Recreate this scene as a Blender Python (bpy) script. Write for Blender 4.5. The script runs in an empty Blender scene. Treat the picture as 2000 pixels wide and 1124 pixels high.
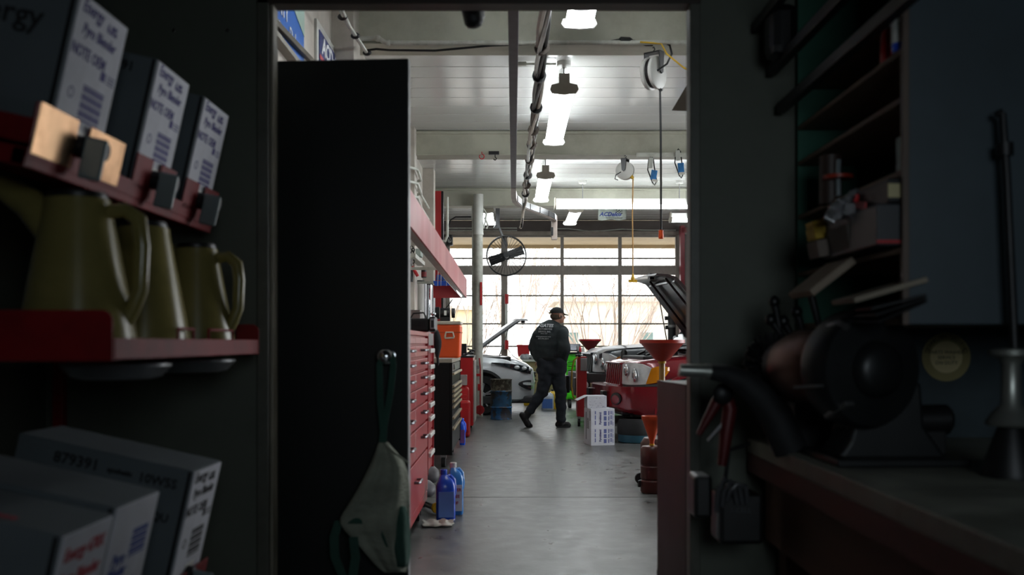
import bpy, bmesh, math, random
from mathutils import Vector, Matrix, Euler
SC = bpy.context.scene
COL = SC.collection
F, H, CX, HY = 1944.44, 1.25, 1003.0, 670.0

# ---------------------------------------------------------------- camera, world, lights, exposure
cam = bpy.data.cameras.new('camera'); camo = bpy.data.objects.new('camera', cam); COL.objects.link(camo)
camo.location = (0, 0, H); camo.rotation_euler = (math.pi/2, 0, 0)
cam.lens = 35; cam.sensor_width = 36; cam.sensor_fit = 'HORIZONTAL'
cam.shift_x = -0.0015; cam.shift_y = 0.054
cam.clip_start = 0.05; cam.clip_end = 300
cam.dof.use_dof = True; cam.dof.focus_distance = 14.7; cam.dof.aperture_fstop = 2.8
SC.camera = camo
SC.view_settings.view_transform = 'Standard'; SC.view_settings.look = 'None'
SC.view_settings.gamma = 1; SC.view_settings.use_curve_mapping = False
SC.view_settings.exposure = 0.0
SC.cycles.use_denoising = True
SC.cycles.max_bounces = 8; SC.cycles.diffuse_bounces = 4; SC.cycles.glossy_bounces = 4
SC.cycles.transparent_max_bounces = 12; SC.cycles.transmission_bounces = 6
SC.cycles.sample_clamp_indirect = 4.0
SC.cycles.caustics_reflective = False; SC.cycles.caustics_refractive = False

wd = bpy.data.worlds.new('sky'); SC.world = wd; wd.use_nodes = True
bg = wd.node_tree.nodes['Background']; bg.inputs[0].default_value = (0.93, 0.96, 1.0, 1); bg.inputs[1].default_value = 4.2

def area(name, loc, rot, sx, sy, power, color=(1, 1, 1), portal=False):
    l = bpy.data.lights.new(name, 'AREA'); l.shape = 'RECTANGLE'; l.size = sx; l.size_y = sy
    l.energy = power; l.color = color
    if portal: l.cycles.is_portal = True
    o = bpy.data.objects.new(name, l); COL.objects.link(o); o.location = loc; o.rotation_euler = rot
    return o
R90 = math.pi/2
# portals just guide the sampling of the sky through the big openings
area('portal_back', (1.05, 21.75, 2.0), (-R90, 0, 0), 5.2, 3.5, 1, portal=True)
area('portal_back_left', (-4.3, 21.75, 2.0), (-R90, 0, 0), 5.0, 3.5, 1, portal=True)
# daylight of the bay doors that stand open along the right side of the garage (outside the frame)
area('bay_daylight', (7.9, 11.5, 1.9), (0, R90, 0), 3.2, 7.0, 230, (0.93, 0.97, 1.0))
# weak cool fill light added behind the camera; the store room has no window
sw_ = area('store_fill', (0.6, -1.05, 1.75), (math.radians(80), 0, -0.16), 0.9, 0.8, 6.6, (0.80, 0.92, 1.0)); sw_.data.spread = math.radians(115)

# ---------------------------------------------------------------- helpers
def X_(px, d): return (px-CX)*d/F
def Z_(py, d): return H+(HY-py)*d/F
def P(px, py, d): return Vector((X_(px, d), d, Z_(py, d)))

def lin(c):
    if isinstance(c, str):
        c = c.lstrip('#'); c = [int(c[i:i+2], 16)/255 for i in (0, 2, 4)]
    return tuple(((v/12.92) if v <= 0.04045 else ((v+0.055)/1.055)**2.4) for v in c[:3])+(1,)

MATS = {}
def mat(name, col=None, rough=0.6, metal=0.0, var=0.12, scale=6.0, bump=0.0, dirt=None, dirt_amt=0.5, dirt_scale=3.0,
        emit=0.0, alpha=1.0, trans=0.0, coat=0.0, rvar=0.0, spec=0.5, stretch=None, sss=0.0):
    if name in MATS: return MATS[name]
    m = bpy.data.materials.new(name); m.use_nodes = True; nt = m.node_tree; N = nt.nodes; L = nt.links
    b = N['Principled BSDF']; c = lin(col)
    b.inputs['Roughness'].default_value = rough; b.inputs['Metallic'].default_value = metal
    b.inputs['Specular IOR Level'].default_value = spec
    b.inputs['Coat Weight'].default_value = coat; b.inputs['Coat Roughness'].default_value = 0.08
    b.inputs['Transmission Weight'].default_value = trans; b.inputs['Alpha'].default_value = alpha
    if emit > 0:
        b.inputs['Emission Color'].default_value = c; b.inputs['Emission Strength'].default_value = emit
    tc = N.new('ShaderNodeTexCoord'); mp = N.new('ShaderNodeMapping'); L.new(tc.outputs['Object'], mp.inputs[0])
    if stretch: mp.inputs['Scale'].default_value = stretch
    nz = N.new('ShaderNodeTexNoise'); nz.inputs['Scale'].default_value = scale; nz.inputs['Detail'].default_value = 6
    L.new(mp.outputs[0], nz.inputs['Vector'])
    rp = N.new('ShaderNodeValToRGB')
    lo = tuple(max(0, v*(1-var*1.6)) for v in c[:3])+(1,); hi = tuple(min(1, v*(1+var)) for v in c[:3])+(1,)
    rp.color_ramp.elements[0].position = 0.3; rp.color_ramp.elements[0].color = lo
    rp.color_ramp.elements[1].position = 0.7; rp.color_ramp.elements[1].color = hi
    L.new(nz.outputs['Fac'], rp.inputs[0]); out = rp.outputs[0]
    if dirt is not None:
        n2 = N.new('ShaderNodeTexNoise'); n2.inputs['Scale'].default_value = dirt_scale; n2.inputs['Detail'].default_value = 9
        n2.inputs['Roughness'].default_value = 0.65; L.new(mp.outputs[0], n2.inputs['Vector'])
        r2 = N.new('ShaderNodeValToRGB'); r2.color_ramp.elements[0].position = 0.45 if dirt_amt < .88 else .47; r2.color_ramp.elements[1].position = 0.68 if dirt_amt < .88 else .53
        r2.color_ramp.elements[1].color = (dirt_amt,)*3+(1,)
        L.new(n2.outputs['Fac'], r2.inputs[0])
        mx = N.new('ShaderNodeMixRGB'); mx.inputs[2].default_value = lin(dirt)
        L.new(r2.outputs[0], mx.inputs[0]); L.new(out, mx.inputs[1]); out = mx.outputs[0]
    L.new(out, b.inputs['Base Color'])
    if rvar > 0:
        mr = N.new('ShaderNodeMapRange'); mr.inputs['To Min'].default_value = max(0.02, rough-rvar); mr.inputs['To Max'].default_value = min(1, rough+rvar)
        mr.inputs['From Min'].default_value = 0.3; mr.inputs['From Max'].default_value = 0.7
        L.new(nz.outputs['Fac'], mr.inputs['Value']); L.new(mr.outputs[0], b.inputs['Roughness'])
    if bump > 0:
        bp = N.new('ShaderNodeBump'); bp.inputs['Strength'].default_value = bump; bp.inputs['Distance'].default_value = 0.02
        n3 = N.new('ShaderNodeTexNoise'); n3.inputs['Scale'].default_value = scale*5; n3.inputs['Detail'].default_value = 5
        L.new(mp.outputs[0], n3.inputs['Vector']); L.new(n3.outputs['Fac'], bp.inputs['Height']); L.new(bp.outputs[0], b.inputs['Normal'])
    MATS[name] = m; return m

def glass_mat(name, tint=(0.95, 0.97, 0.97), gloss=0.06, rough=0.02):
    if name in MATS: return MATS[name]
    m = bpy.data.materials.new(name); m.use_nodes = True; nt = m.node_tree; N = nt.nodes; L = nt.links
    N.remove(N['Principled BSDF']); o = N['Material Output']
    t = N.new('ShaderNodeBsdfTransparent'); t.inputs[0].default_value = tint+(1,)
    g = N.new('ShaderNodeBsdfGlossy'); g.inputs['Roughness'].default_value = rough
    mx = N.new('ShaderNodeMixShader'); mx.inputs[0].default_value = gloss
    nz = N.new('ShaderNodeTexNoise'); nz.inputs['Scale'].default_value = 2.0
    mr = N.new('ShaderNodeMapRange'); mr.inputs['To Min'].default_value = gloss*0.7; mr.inputs['To Max'].default_value = gloss*1.5
    L.new(nz.outputs['Fac'], mr.inputs['Value']); L.new(mr.outputs[0], mx.inputs[0])
    L.new(t.outputs[0], mx.inputs[1]); L.new(g.outputs[0], mx.inputs[2]); L.new(mx.outputs[0], o.inputs[0])
    MATS[name] = m; return m

WM = {}
def tag(o, label=None, cat=None, group=None, kind=None):
    if label: o['label'] = label
    if cat: o['category'] = cat
    if group: o['group'] = group
    if kind: o['kind'] = kind
    return o
def thing(name, label, cat, loc=(0, 0, 0), rz=0.0, group=None, rot=None):
    o = bpy.data.objects.new(name, None); COL.objects.link(o); o.empty_display_size = 0.1
    o.location = loc; o.rotation_euler = rot if rot else (0, 0, rz)
    WM[o.name] = Matrix.Translation(Vector(loc)) @ Euler(o.rotation_euler).to_matrix().to_4x4()
    return tag(o, label, cat, group)
def link_mesh(name, me, m, parent=None):
    o = bpy.data.objects.new(name, me); COL.objects.link(o)
    if m and not me.materials: me.materials.append(m)
    if parent: o.parent = parent; WM[o.name] = WM[parent.name]
    return o

class MB:
    def __init__(s): s.bm = bmesh.new()
    def verts(s, pts): return [s.bm.verts.new(Vector(p)) for p in pts]
    def face(s, vs):
        try: return s.bm.faces.new(vs)
        except ValueError: return None
    def box(s, x0, x1, y0, y1, z0, z1, M=None):
        if x0 > x1: x0, x1 = x1, x0
        if y0 > y1: y0, y1 = y1, y0
        if z0 > z1: z0, z1 = z1, z0
        p = [Vector(q) for q in ((x0,y0,z0),(x1,y0,z0),(x1,y1,z0),(x0,y1,z0),(x0,y0,z1),(x1,y0,z1),(x1,y1,z1),(x0,y1,z1))]
        if M: p = [M @ q for q in p]
        v = s.verts(p)
        for f in ((3,2,1,0),(4,5,6,7),(0,1,5,4),(1,2,6,5),(2,3,7,6),(3,0,4,7)): s.face([v[i] for i in f])
        return s
    def cbox(s, c, size, rot=(0, 0, 0)):
        M = Matrix.Translation(Vector(c)) @ Euler(rot).to_matrix().to_4x4(); a, b, d = (q/2 for q in size)
        return s.box(-a, a, -b, b, -d, d, M)
    def bar(s, p0, p1, w, h, up=(0, 0, 1)):
        p0, p1 = Vector(p0), Vector(p1); d = p1-p0; L = d.length; y = d.normalized(); u = Vector(up)
        x = y.cross(u)
        if x.length < 1e-4: x = y.cross(Vector((1, 0, 0)))
        x.normalize(); z = x.cross(y)
        M = Matrix((x, y, z)).transposed().to_4x4(); M.translation = p0
        return s.box(-w/2, w/2, 0, L, -h/2, h/2, M)
    def rings(s, rs, closed=False, caps=True):
        vs = [s.verts(r) for r in rs]; n = len(vs[0])
        for i in range(len(vs)-(0 if closed else 1)):
            a, b = vs[i], vs[(i+1) % len(vs)]
            for j in range(n): s.face([a[j], a[(j+1) % n], b[(j+1) % n], b[j]])
        if caps and not closed: s.face(vs[0][::-1]); s.face(vs[-1])
        return s
    def cyl(s, p0, p1, r0, r1=None, n=16, caps=True):
        if r1 is None: r1 = r0
        return s.tube([p0, p1], [r0, r1], n, caps=caps)
    def tube(s, pts, r, n=8, caps=True, closed=False):
        pts = [Vector(p) for p in pts]; k = len(pts)
        rr = r if isinstance(r, (list, tuple)) else [r]*k
        rs = []; ref = None
        for i in range(k):
            if closed: t = pts[(i+1) % k]-pts[i-1]
            else: t = pts[min(i+1, k-1)]-pts[max(i-1, 0)]
            t.normalize()
            if ref is None:
                ref = t.cross(Vector((0, 0, 1)))
                if ref.length < 1e-3: ref = t.cross(Vector((0, 1, 0)))
            else: ref = ref-t*ref.dot(t)
            ref.normalize(); q = t.cross(ref)
            rs.append([pts[i]+(ref*math.cos(2*math.pi*j/n)+q*math.sin(2*math.pi*j/n))*rr[i] for j in range(n)])
        return s.rings(rs, closed, caps)
    def lathe(s, o, prof, axis=(0, 0, 1), n=24, caps=True):
        o = Vector(o); a = Vector(axis).normalized(); x = a.cross(Vector((0, 1, 0)))
        if x.length < 1e-3: x = a.cross(Vector((1, 0, 0)))
        x.normalize(); y = a.cross(x)
        return s.rings([[o+a*h+(x*math.cos(2*math.pi*j/n)+y*math.sin(2*math.pi*j/n))*max(r, 1e-4) for j in range(n)] for r, h in prof], caps=caps)
    def prism(s, poly, plane, a0, a1):
        f = {'XY': lambda u, v, w: (u, v, w), 'XZ': lambda u, v, w: (u, w, v), 'YZ': lambda u, v, w: (w, u, v)}[plane]
        return s.rings([[f(u, v, a) for u, v in poly] for a in (a0, a1)])
    def ell(s, c, r, n=16, m=10, M=None):
        c = Vector(c); rs = []
        for i in range(m+1):
            t = math.pi*i/m; z = math.cos(t); q = max(math.sin(t), 0.001)
            ring = [Vector((r[0]*q*math.cos(2*math.pi*j/n), r[1]*q*math.sin(2*math.pi*j/n), r[2]*z)) for j in range(n)]
            if M: ring = [M @ v for v in ring]
            rs.append([c+v for v in ring])
        return s.rings(rs)
    def build(s, name, m, parent=None, smooth=False, bevel=0.0, local=False, origin=None, subsurf=0, seg=2):
        bmesh.ops.remove_doubles(s.bm, verts=s.bm.verts, dist=1e-5)
        bmesh.ops.recalc_face_normals(s.bm, faces=s.bm.faces)
        loc = None
        if parent and not local:
            inv = WM[parent.name].inverted(); s.bm.transform(inv)
        elif not parent:
            if origin is None:
                vs = [v.co for v in s.bm.verts]
                origin = Vector(((min(v.x for v in vs)+max(v.x for v in vs))/2, (min(v.y for v in vs)+max(v.y for v in vs))/2, min(v.z for v in vs)))
            loc = Vector(origin); s.bm.transform(Matrix.Translation(-loc))
        me = bpy.data.meshes.new(name); s.bm.to_mesh(me); s.bm.free()
        if smooth:
            for p in me.polygons: p.use_smooth = True
        o = bpy.data.objects.new(name, me); COL.objects.link(o); me.materials.append(m)
        if parent: o.parent = parent; WM[o.name] = WM[parent.name]
        else: o.location = loc; WM[o.name] = Matrix.Translation(loc)
        if bevel > 0:
            b = o.modifiers.new('bevel', 'BEVEL'); b.width = bevel; b.segments = seg; b.limit_method = 'ANGLE'; b.angle_limit = math.radians(35)
        if subsurf: b = o.modifiers.new('sub', 'SUBSURF'); b.levels = subsurf; b.render_levels = subsurf
        if smooth:
            try: me.set_sharp_from_angle(angle=math.radians(42))
            except Exception: pass
        return o

def struct(o): o['kind'] = 'structure'; return o
def dup(root, loc=None, rz=None, label=None, group=None):
    r = root.copy(); COL.objects.link(r)
    if loc is not None: r.location = loc
    if rz is not None: r.rotation_euler = (0, 0, rz)
    if label: r['label'] = label
    if group: r['group'] = group
    WM[r.name] = Matrix.Translation(r.location) @ Euler(r.rotation_euler).to_matrix().to_4x4()
    def rec(src, dst):
        for ch in [c for c in src.children]:
            c = ch.copy(); COL.objects.link(c); c.parent = dst; WM[c.name] = WM[dst.name]; rec(ch, c)
    rec(root, r)
    return r

def text(name, s, size, M, m, parent, depth=0.0006, align='CENTER', shear=0.0, bold=0.0, sx=1.0):
    """flat lettering: M maps the text plane (x right, y up, z out) to the world"""
    cu = bpy.data.curves.new(name, 'FONT'); cu.body = s; cu.size = size; cu.align_x = align; cu.align_y = 'CENTER'
    cu.extrude = depth; cu.shear = shear; cu.offset = bold; cu.resolution_u = 2
    t = bpy.data.objects.new(name, cu); COL.objects.link(t); dg = bpy.context.evaluated_depsgraph_get()
    me = bpy.data.meshes.new_from_object(t.evaluated_get(dg)); bpy.data.objects.remove(t)
    me.transform(Matrix.Diagonal((sx, 1, 1, 1))); me.transform(M if not isinstance(M, tuple) else M[0])
    me.transform(WM[parent.name].inverted()) if not isinstance(M, tuple) else None
    me.materials.clear(); me.materials.append(m)
    o = bpy.data.objects.new(name, me); COL.objects.link(o); o.parent = parent; WM[o.name] = WM[parent.name]
    return o
def frame(o, x, y):
    x = Vector(x).normalized(); y = Vector(y); y = (y-x*x.dot(y)).normalized(); z = x.cross(y)
    M = Matrix((x, y, z)).transposed().to_4x4(); M.translation = Vector(o); return M

def blob(name, caps, m, parent, voxel=0.012, smooth=4, local=False):
    """one continuous surface from tapered limbs: union of capsules, voxel-remeshed"""
    mb = MB()
    for c in caps:
        if c[0] == 'e': mb.ell(c[1], c[2], 18, 12, c[3] if len(c) > 3 else None)
        else:
            p0, p1, r0, r1 = Vector(c[0]), Vector(c[1]), c[2], c[3]
            d = (p1-p0); L = max(d.length, 1e-5); u = d/L; pts = []; rr = []
            for i in range(5):
                a = math.pi/2*(1-i/4); pts.append(p0-u*r0*math.sin(a)); rr.append(max(r0*math.cos(a), 0.0008))
            for i in range(1, 6):
                a = math.pi/2*(i-1)/4; pts.append(p1+u*r1*math.sin(a)); rr.append(max(r1*math.cos(a), 0.0008))
            mb.tube(pts, rr, 16)
    bmesh.ops.recalc_face_normals(mb.bm, faces=mb.bm.faces)
    if not local: mb.bm.transform(WM[parent.name].inverted())
    me = bpy.data.meshes.new(name); mb.bm.to_mesh(me); mb.bm.free()
    t = bpy.data.objects.new(name+'_tmp', me); COL.objects.link(t)
    r = t.modifiers.new('r', 'REMESH'); r.mode = 'VOXEL'; r.voxel_size = voxel; r.use_smooth_shade = True
    k = t.modifiers.new('s', 'SMOOTH'); k.factor = 0.5; k.iterations = smooth
    dg = bpy.context.evaluated_depsgraph_get(); dg.update()
    me2 = bpy.data.meshes.new_from_object(t.evaluated_get(dg)); bpy.data.objects.remove(t)
    me2.name = name; me2.materials.clear(); me2.materials.append(m)
    for p in me2.polygons: p.use_smooth = True
    o = bpy.data.objects.new(name, me2); COL.objects.link(o); o.parent = parent; WM[o.name] = WM[parent.name]
    return o

# ---------------------------------------------------------------- materials
M_ceil = mat('ceiling_paint', '#d2d3d0', 0.16, spec=0.8, var=0.03, scale=1.2, dirt='#b9b2a8', dirt_amt=0.25, dirt_scale=0.5)
M_beam = mat('beam_paint', '#b4b4a4', 0.5, var=0.07, scale=2, dirt='#7f7868', dirt_amt=0.5, dirt_scale=1.5)
M_wall = mat('garage_wall_paint', '#c2bcb2', 0.55, var=0.08, scale=1.5, dirt='#8f8478', dirt_amt=0.6, dirt_scale=1.6)
M_lintel = mat('lintel_brown', '#5d5450', 0.7, var=0.15, scale=2)
M_floor = mat('garage_concrete', '#5b5c5a', 0.36, var=0.26, scale=7.0, dirt='#454544', dirt_amt=0.5, dirt_scale=2.2, rvar=0.09, bump=0.06)
M_joint = mat('joint_dirt', '#242322', 0.9)
M_store = mat('store_wall_paint', '#5c6156', 0.6, var=0.1, scale=2.5, dirt='#45483f', dirt_amt=0.6, dirt_scale=2.5)
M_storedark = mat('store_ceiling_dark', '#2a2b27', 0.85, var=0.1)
M_frame = mat('door_frame_steel', '#5b5c52', 0.45, var=0.1, dirt='#2e2d28', dirt_amt=0.6, dirt_scale=6)
M_blackdoor = mat('black_door_paint', '#111413', 0.45, var=0.12, scale=3)
M_litedge = mat('door_edge_lit', '#8d8f90', 0.4, 0.6)
M_chrome = mat('chrome', '#d8d9dc', 0.12, 1.0, var=0.03)
M_steel = mat('steel', '#9a9a9a', 0.35, 0.9, var=0.1)
M_black = mat('black_plastic', '#121314', 0.4, var=0.1)
M_rubber = mat('black_rubber', '#17181a', 0.75, var=0.2, scale=12)
M_darkmetal = mat('dark_metal', '#2a2a2b', 0.45, 0.6, var=0.2)
M_white = mat('white_enamel', '#d5d5cf', 0.35, var=0.04)
M_whitepipe = mat('white_pipe_paint', '#bdbfb5', 0.45, var=0.08, dirt='#77705f', dirt_amt=0.5, dirt_scale=7)
M_alu = mat('door_aluminium', '#8d857d', 0.5, 0.25, var=0.14, scale=3, dirt='#5d554f', dirt_amt=0.6, dirt_scale=3)
M_glass = glass_mat('window_glass')
M_redpaint = mat('red_toolbox_enamel', '#a3181f', 0.38, var=0.1, scale=2, coat=0.1, dirt='#5a1a1c', dirt_amt=0.35, dirt_scale=2)
M_redrack = mat('red_rack_enamel', '#7c0f14', 0.5, spec=0.25, var=0.12, scale=5, dirt='#3b0c0e', dirt_amt=0.5, dirt_scale=6)
M_redplastic = mat('red_plastic', '#b3161c', 0.4, var=0.08)
M_orange = mat('orange_plastic', '#e8541a', 0.38, var=0.06, scale=3)
M_tube = mat('lamp_tube', '#f4fbff', 0.3, var=0.0, emit=24.0)
M_blue = mat('blue_plastic', '#1f55c8', 0.3, var=0.08)
M_box = mat('white_carton', '#cdced6', 0.75, var=0.06, scale=8, dirt='#9a9a9c', dirt_amt=0.3, dirt_scale=5)
M_boxside = mat('grey_carton_side', '#8d9498', 0.75, var=0.08, scale=6)
M_purple = mat('purple_ink', '#3a3478', 0.7, var=0.1)
M_blueink = mat('blue_ink', '#2a3f8c', 0.7, var=0.1)
M_redink = mat('red_ink', '#b0303c', 0.7, var=0.1)
M_blackink = mat('black_ink', '#1a1a1c', 0.7)
M_whiteink = mat('white_ink', '#e8eaec', 0.6, var=0.02)
# ================================================================ STRUCTURE
XL, XR, ZC, ZB, YD = -1.38, 8.0, 3.9, 3.6, 3.45      # garage left wall, right wall, ceiling, beam bottom, doorway plane
DX0, DX1, DZ = X_(533, YD), X_(1348, YD), Z_(8, YD)
YW = 21.55
# garage floor: base with slabs and recessed joints
fl = struct(MB().box(-8.2, 8.2, -1.3, 22.2, -0.30, -0.03).build('floor', M_joint, origin=(0, 0, 0)))
for (a, b) in ((-1.2, 3.495), (3.5, 8.045), (8.06, 12.55), (12.565, 17.05), (17.065, 21.7)):
    for (u, v) in ((-8.1, 4.0), (4.012, 8.1)):
        MB().box(u, v, a, b, -0.031, 0.0).build('slab', M_floor, fl, bevel=0.004)
# ceiling with metal deck panels running across
ce = struct(MB().box(-8.2, 8.2, 3.5, 22.0, ZC+0.03, ZC+0.2).build('ceiling', M_ceil, origin=(0, 12, ZC)))
y = 3.55; first = None
while y < 21.5:
    if first is None:
        first = MB().box(-8.1, 8.1, y+0.006, y+0.392, ZC, ZC+0.035).build('ceiling_panel', M_ceil, ce, bevel=0.006); y0 = y
    else:
        c = first.copy(); COL.objects.link(c); c.parent = ce; c.location = (0, y-y0, 0); WM[c.name] = WM[ce.name]
    y += 0.4
# cross beams
for i, d in enumerate((7.8, 12.4, 17.0)):
    mb = MB().box(-8.1 if d > 15 else XL, 8.0, d, d+0.26, ZB, ZC)
    b = struct(mb.build('trim_%d' % (i+1), M_beam, bevel=0.006))
    MB().box(-8.1 if d > 15 else XL, 8.0, d-0.03, d+0.29, ZB-0.014, ZB+0.002).build('flange', M_beam, b, bevel=0.003)
    MB().box(-8.1 if d > 15 else XL, 8.0, d-0.035, d+0.005, ZC-0.05, ZC-0.02).build('top_angle', M_beam, b, bevel=0.003)
# left wall with pilasters and a lengthwise soffit
wl = struct(MB().box(XL-0.2, XL, 3.5, 15.3, -0.02, ZC).build('wall_left', M_wall))
for d in (7.55, 12.2, 15.1):
    MB().box(XL-0.02, XL+0.17, d, d+0.3, 0, ZC).build('pilaster', M_wall, wl, bevel=0.006)
struct(MB().box(-7.2, -7.0, 15.3, 22, 0, ZC).build('wall_side_bay', M_wall))
struct(MB().box(-7.2, XL-0.2, 15.1, 15.3, 0, ZC).build('wall_left_return', M_wall))
# right wall: piers between open bay doors (all outside the frame)
wr = struct(MB().box(8.0, 8.2, 3.5, 8.0, 0, ZC).box(8.0, 8.2, 15.0, 22, 0, ZC).box(8.0, 8.2, 8, 15.0, 3.5, ZC).build('wall_right', M_wall))
# store-room wall that holds the doorway
sw = struct(MB().box(-8.2, DX0, YD, YD+0.05, 0, ZC).box(DX1, 8.2, YD, YD+0.05, 0, ZC).box(DX0, DX1, YD, YD+0.05, DZ, ZC).build('wall_front', M_store))
# door_1: steel frame around the opening
df = struct(MB().box(X_(505, YD), X_(528, YD), YD-0.025, YD+0.001, 0, DZ+0.05).build('door_1', M_frame, bevel=0.004))
MB().box(X_(529, YD), DX0+0.004, YD-0.012, YD+0.055, 0, DZ).build('jamb', mat('pale_jamb_edge', '#8a8474', 0.5, var=0.15, scale=9), df, bevel=0.002)
MB().box(DX1-0.004, X_(1366, YD), YD-0.02, YD+0.055, 0, DZ).build('jamb', M_frame, df, bevel=0.003)
MB().box(X_(505, YD), X_(1366, YD), YD-0.025, YD+0.055, DZ-0.006, DZ+0.05).build('head', mat('head_dark', '#3b3129', 0.5), df, bevel=0.003)
# store room shell
SX0, SX1 = -1.62, 1.80
struct(MB().box(SX0-0.1, SX0, -1.3, YD, 0, 2.95).build('wall_store_left', M_store))
struct(MB().box(SX1, SX1+0.1, -1.3, YD, 0, 2.95).build('wall_store_right', mat('store_blue_grey', '#3e4a4e', 0.6, var=0.1, scale=3)))
struct(MB().box(SX0-0.1, SX1+0.1, -1.4, -1.3, 0, 2.95).build('wall_store_back', M_storedark))
struct(MB().box(SX0-0.1, SX1+0.1, -1.4, YD, 2.95, 3.05).build('ceiling_store', M_storedark))
# blue-grey backing board behind the bench, with its seam
struct(MB().box(0.99, SX1, YD-0.022, YD-0.002, 0.9, Z_(628, YD)).build('trim_5', mat('blue_grey_board', '#3c494f', 0.5, var=0.12, scale=4, dirt='#232a2d', dirt_amt=0.5), bevel=0.003))
# small round fixings left in the store wall
for k, (x, yy) in enumerate(((340, 60), (445, 60))):
    p = P(x, yy, YD)
    tag(MB().lathe(p+Vector((0, 0, 0)), [(0.006, 0.0), (0.006, 0.004), (0.003, 0.006)], (0, -1, 0), 10).build('screw', M_chrome),
        ('bright screw head in the dark wall above the cartons, the %s of the two' % ('left' if k == 0 else 'right')), 'screw', 'screws in the dark wall')
# far wall: lintel, side pieces
YG = YW
gx0, gx1 = X_(868, YG), X_(1328, YG)
gz = Z_(458, YG)
bw = struct(MB().box(-8.1, 8.1, YG, YG+0.25, gz, ZC).box(gx1, 8.1, YG, YG+0.25, 0, gz).box(-1.75, gx0, YG, YG+0.25, 0, gz).box(-8.1, -7, YG, YG+0.25, 0, gz)
            .build('wall_back', M_lintel))
MB().box(-1.7, 4.0, YG-0.10, YG-0.001, Z_(458, YG-.1), Z_(452, YG-.1)).build('ledge', mat('ledge_tan', '#8b8177', 0.6), bw, bevel=0.004)
# sectional glass door
def glazed(name, x0, x1, cols, thick_first=None):
    d = struct(MB().box(x0, x1, YG+0.03, YG+0.075, 0.0, 0.42).build(name, M_alu, bevel=0.004))
    zs = [(Z_(519, YG), Z_(537, YG))]
    zr0, zr1 = Z_(537, YG), Z_(519, YG)
    MB().box(x0, x1, YG+0.012, YG+0.08, zr0, zr1).build('rail', M_alu, d, bevel=0.006)
    MB().box(x0, x1, YG+0.02, YG+0.075, gz-0.06, gz).build('rail', M_alu, d, bevel=0.006)
    for yy in (505, 578, 633, 677):
        z = Z_(yy, YG)
        MB().box(x0, x1, YG-0.01, YG+0.02, z-0.016, z+0.016).build('strut', M_alu, d, bevel=0.004)
        h = MB()
        n = int((x1-x0)/0.14)
        for i in range(n): h.box(x0+0.07+i*0.14, x0+0.10+i*0.14, YG-0.013, YG-0.009, z-0.006, z+0.006)
        o = h.build('strut_hole', mat('hole_bright', '#d5cfc6', 0.6), d); o['kind'] = 'stuff'
    for i, c in enumerate(cols):
        w = c[1]
        MB().box(c[0]-w/2, c[0]+w/2, YG+0.0, YG+0.085, 0, gz).build('stile', M_alu, d, bevel=0.006)
    for i in range(len(cols)-1):
        a, b = cols[i][0]+cols[i][1]/2, cols[i+1][0]-cols[i+1][1]/2
        for (z0, z1) in ((0.42, Z_(677, YG)), (Z_(677, YG), Z_(633, YG)), (Z_(633, YG), Z_(578, YG)), (Z_(578, YG), zr0), (zr1, gz-0.06)):
            MB().box(a+.002, b-.002, YG+0.045, YG+0.051, z0+.002, z1-.002).build('pane', M_glass, d)
    return d
cols = [(X_(874, YG), 0.10), (X_(985, YG), 0.135), (X_(1098, YG), 0.07), (X_(1211, YG), 0.075), (X_(1324, YG), 0.10)]
g1 = glazed('door_2', gx0, gx1, cols)
g2 = glazed('door_3', -7.0, -1.75, [(-6.96, .1), (-5.6, .07), (-4.35, .07), (-3.1, .07), (-1.80, .1)])  # unseen second glazed door, added to light the left bay
# ground outside, neighbour building, eave
struct(MB().box(-45, 60, 22.2, 110, -0.25, -0.06).build('ground', mat('asphalt_pale', '#b5aea6', 0.8, var=0.1, scale=0.8)))
struct(MB().box(-9, 9, YG+0.26, 24.0, 3.60, 3.76).box(-9, 9, 23.9, 24.0, 3.52, 3.62).build('trim_6', mat('eave_tan', '#dcc49c', 0.6, var=0.06), bevel=0.01))
# ================================================================ OUTSIDE
M_bark = mat('bare_bark', '#d3c0b2', 0.8, var=0.2, scale=4)  # bark kept pale: flare and haze outdoors put into the colour
def tree(base, seed, height, spread, label, stems=7, depth=5, r0=0.09):
    rnd = random.Random(seed); t = thing('bare_tree', label, 'tree', base)
    tr, br = MB(), MB()
    def grow(p, d, L, r, lvl):
        q = p; pts = [p]; dd = d.copy()
        for i in range(3):
            dd = (dd+Vector((rnd.uniform(-.13, .13), rnd.uniform(-.13, .13), rnd.uniform(-.03, .14)))).normalized()
            q = q+dd*L/3; pts.append(q)
        mb = tr if lvl == 0 else br
        mb.tube(pts, [r, r*.88, r*.76, r*.62], 5 if lvl < 2 else 3, caps=False)
        if lvl >= depth: return
        n = 2 if rnd.random() < .55 else 3
        for k in range(n):
            a = Vector((rnd.uniform(-1, 1), rnd.uniform(-1, 1), rnd.uniform(-.35, .6)))
            e = (dd+a*(0.30+0.10*lvl*spread)).normalized()
            s = pts[-1] if k < 2 else pts[2]
            grow(s, e, L*rnd.uniform(.66, .88), r*.62 if k < 2 else r*.45, lvl+1)
    for k in range(stems):
        a = 2*math.pi*k/stems+rnd.uniform(-.3, .3); sp = rnd.uniform(.25, .6)*spread
        grow(Vector(base)+Vector((math.cos(a)*.12, math.sin(a)*.12, 0)), Vector((math.cos(a)*sp, math.sin(a)*sp, 1)).normalized(), height*.3, r0*rnd.uniform(.6, 1), 0)
    tr.build('trunk', M_bark, t, smooth=True); b = br.build('branches', M_bark, t, smooth=True); b['kind'] = 'stuff'
    return t
tree((X_(1178, 29), 29, -.06), 3, 4.3, 1.7, 'bare many-stemmed tree fanning out behind the right-hand door panes', 15, 6, .045)
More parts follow.
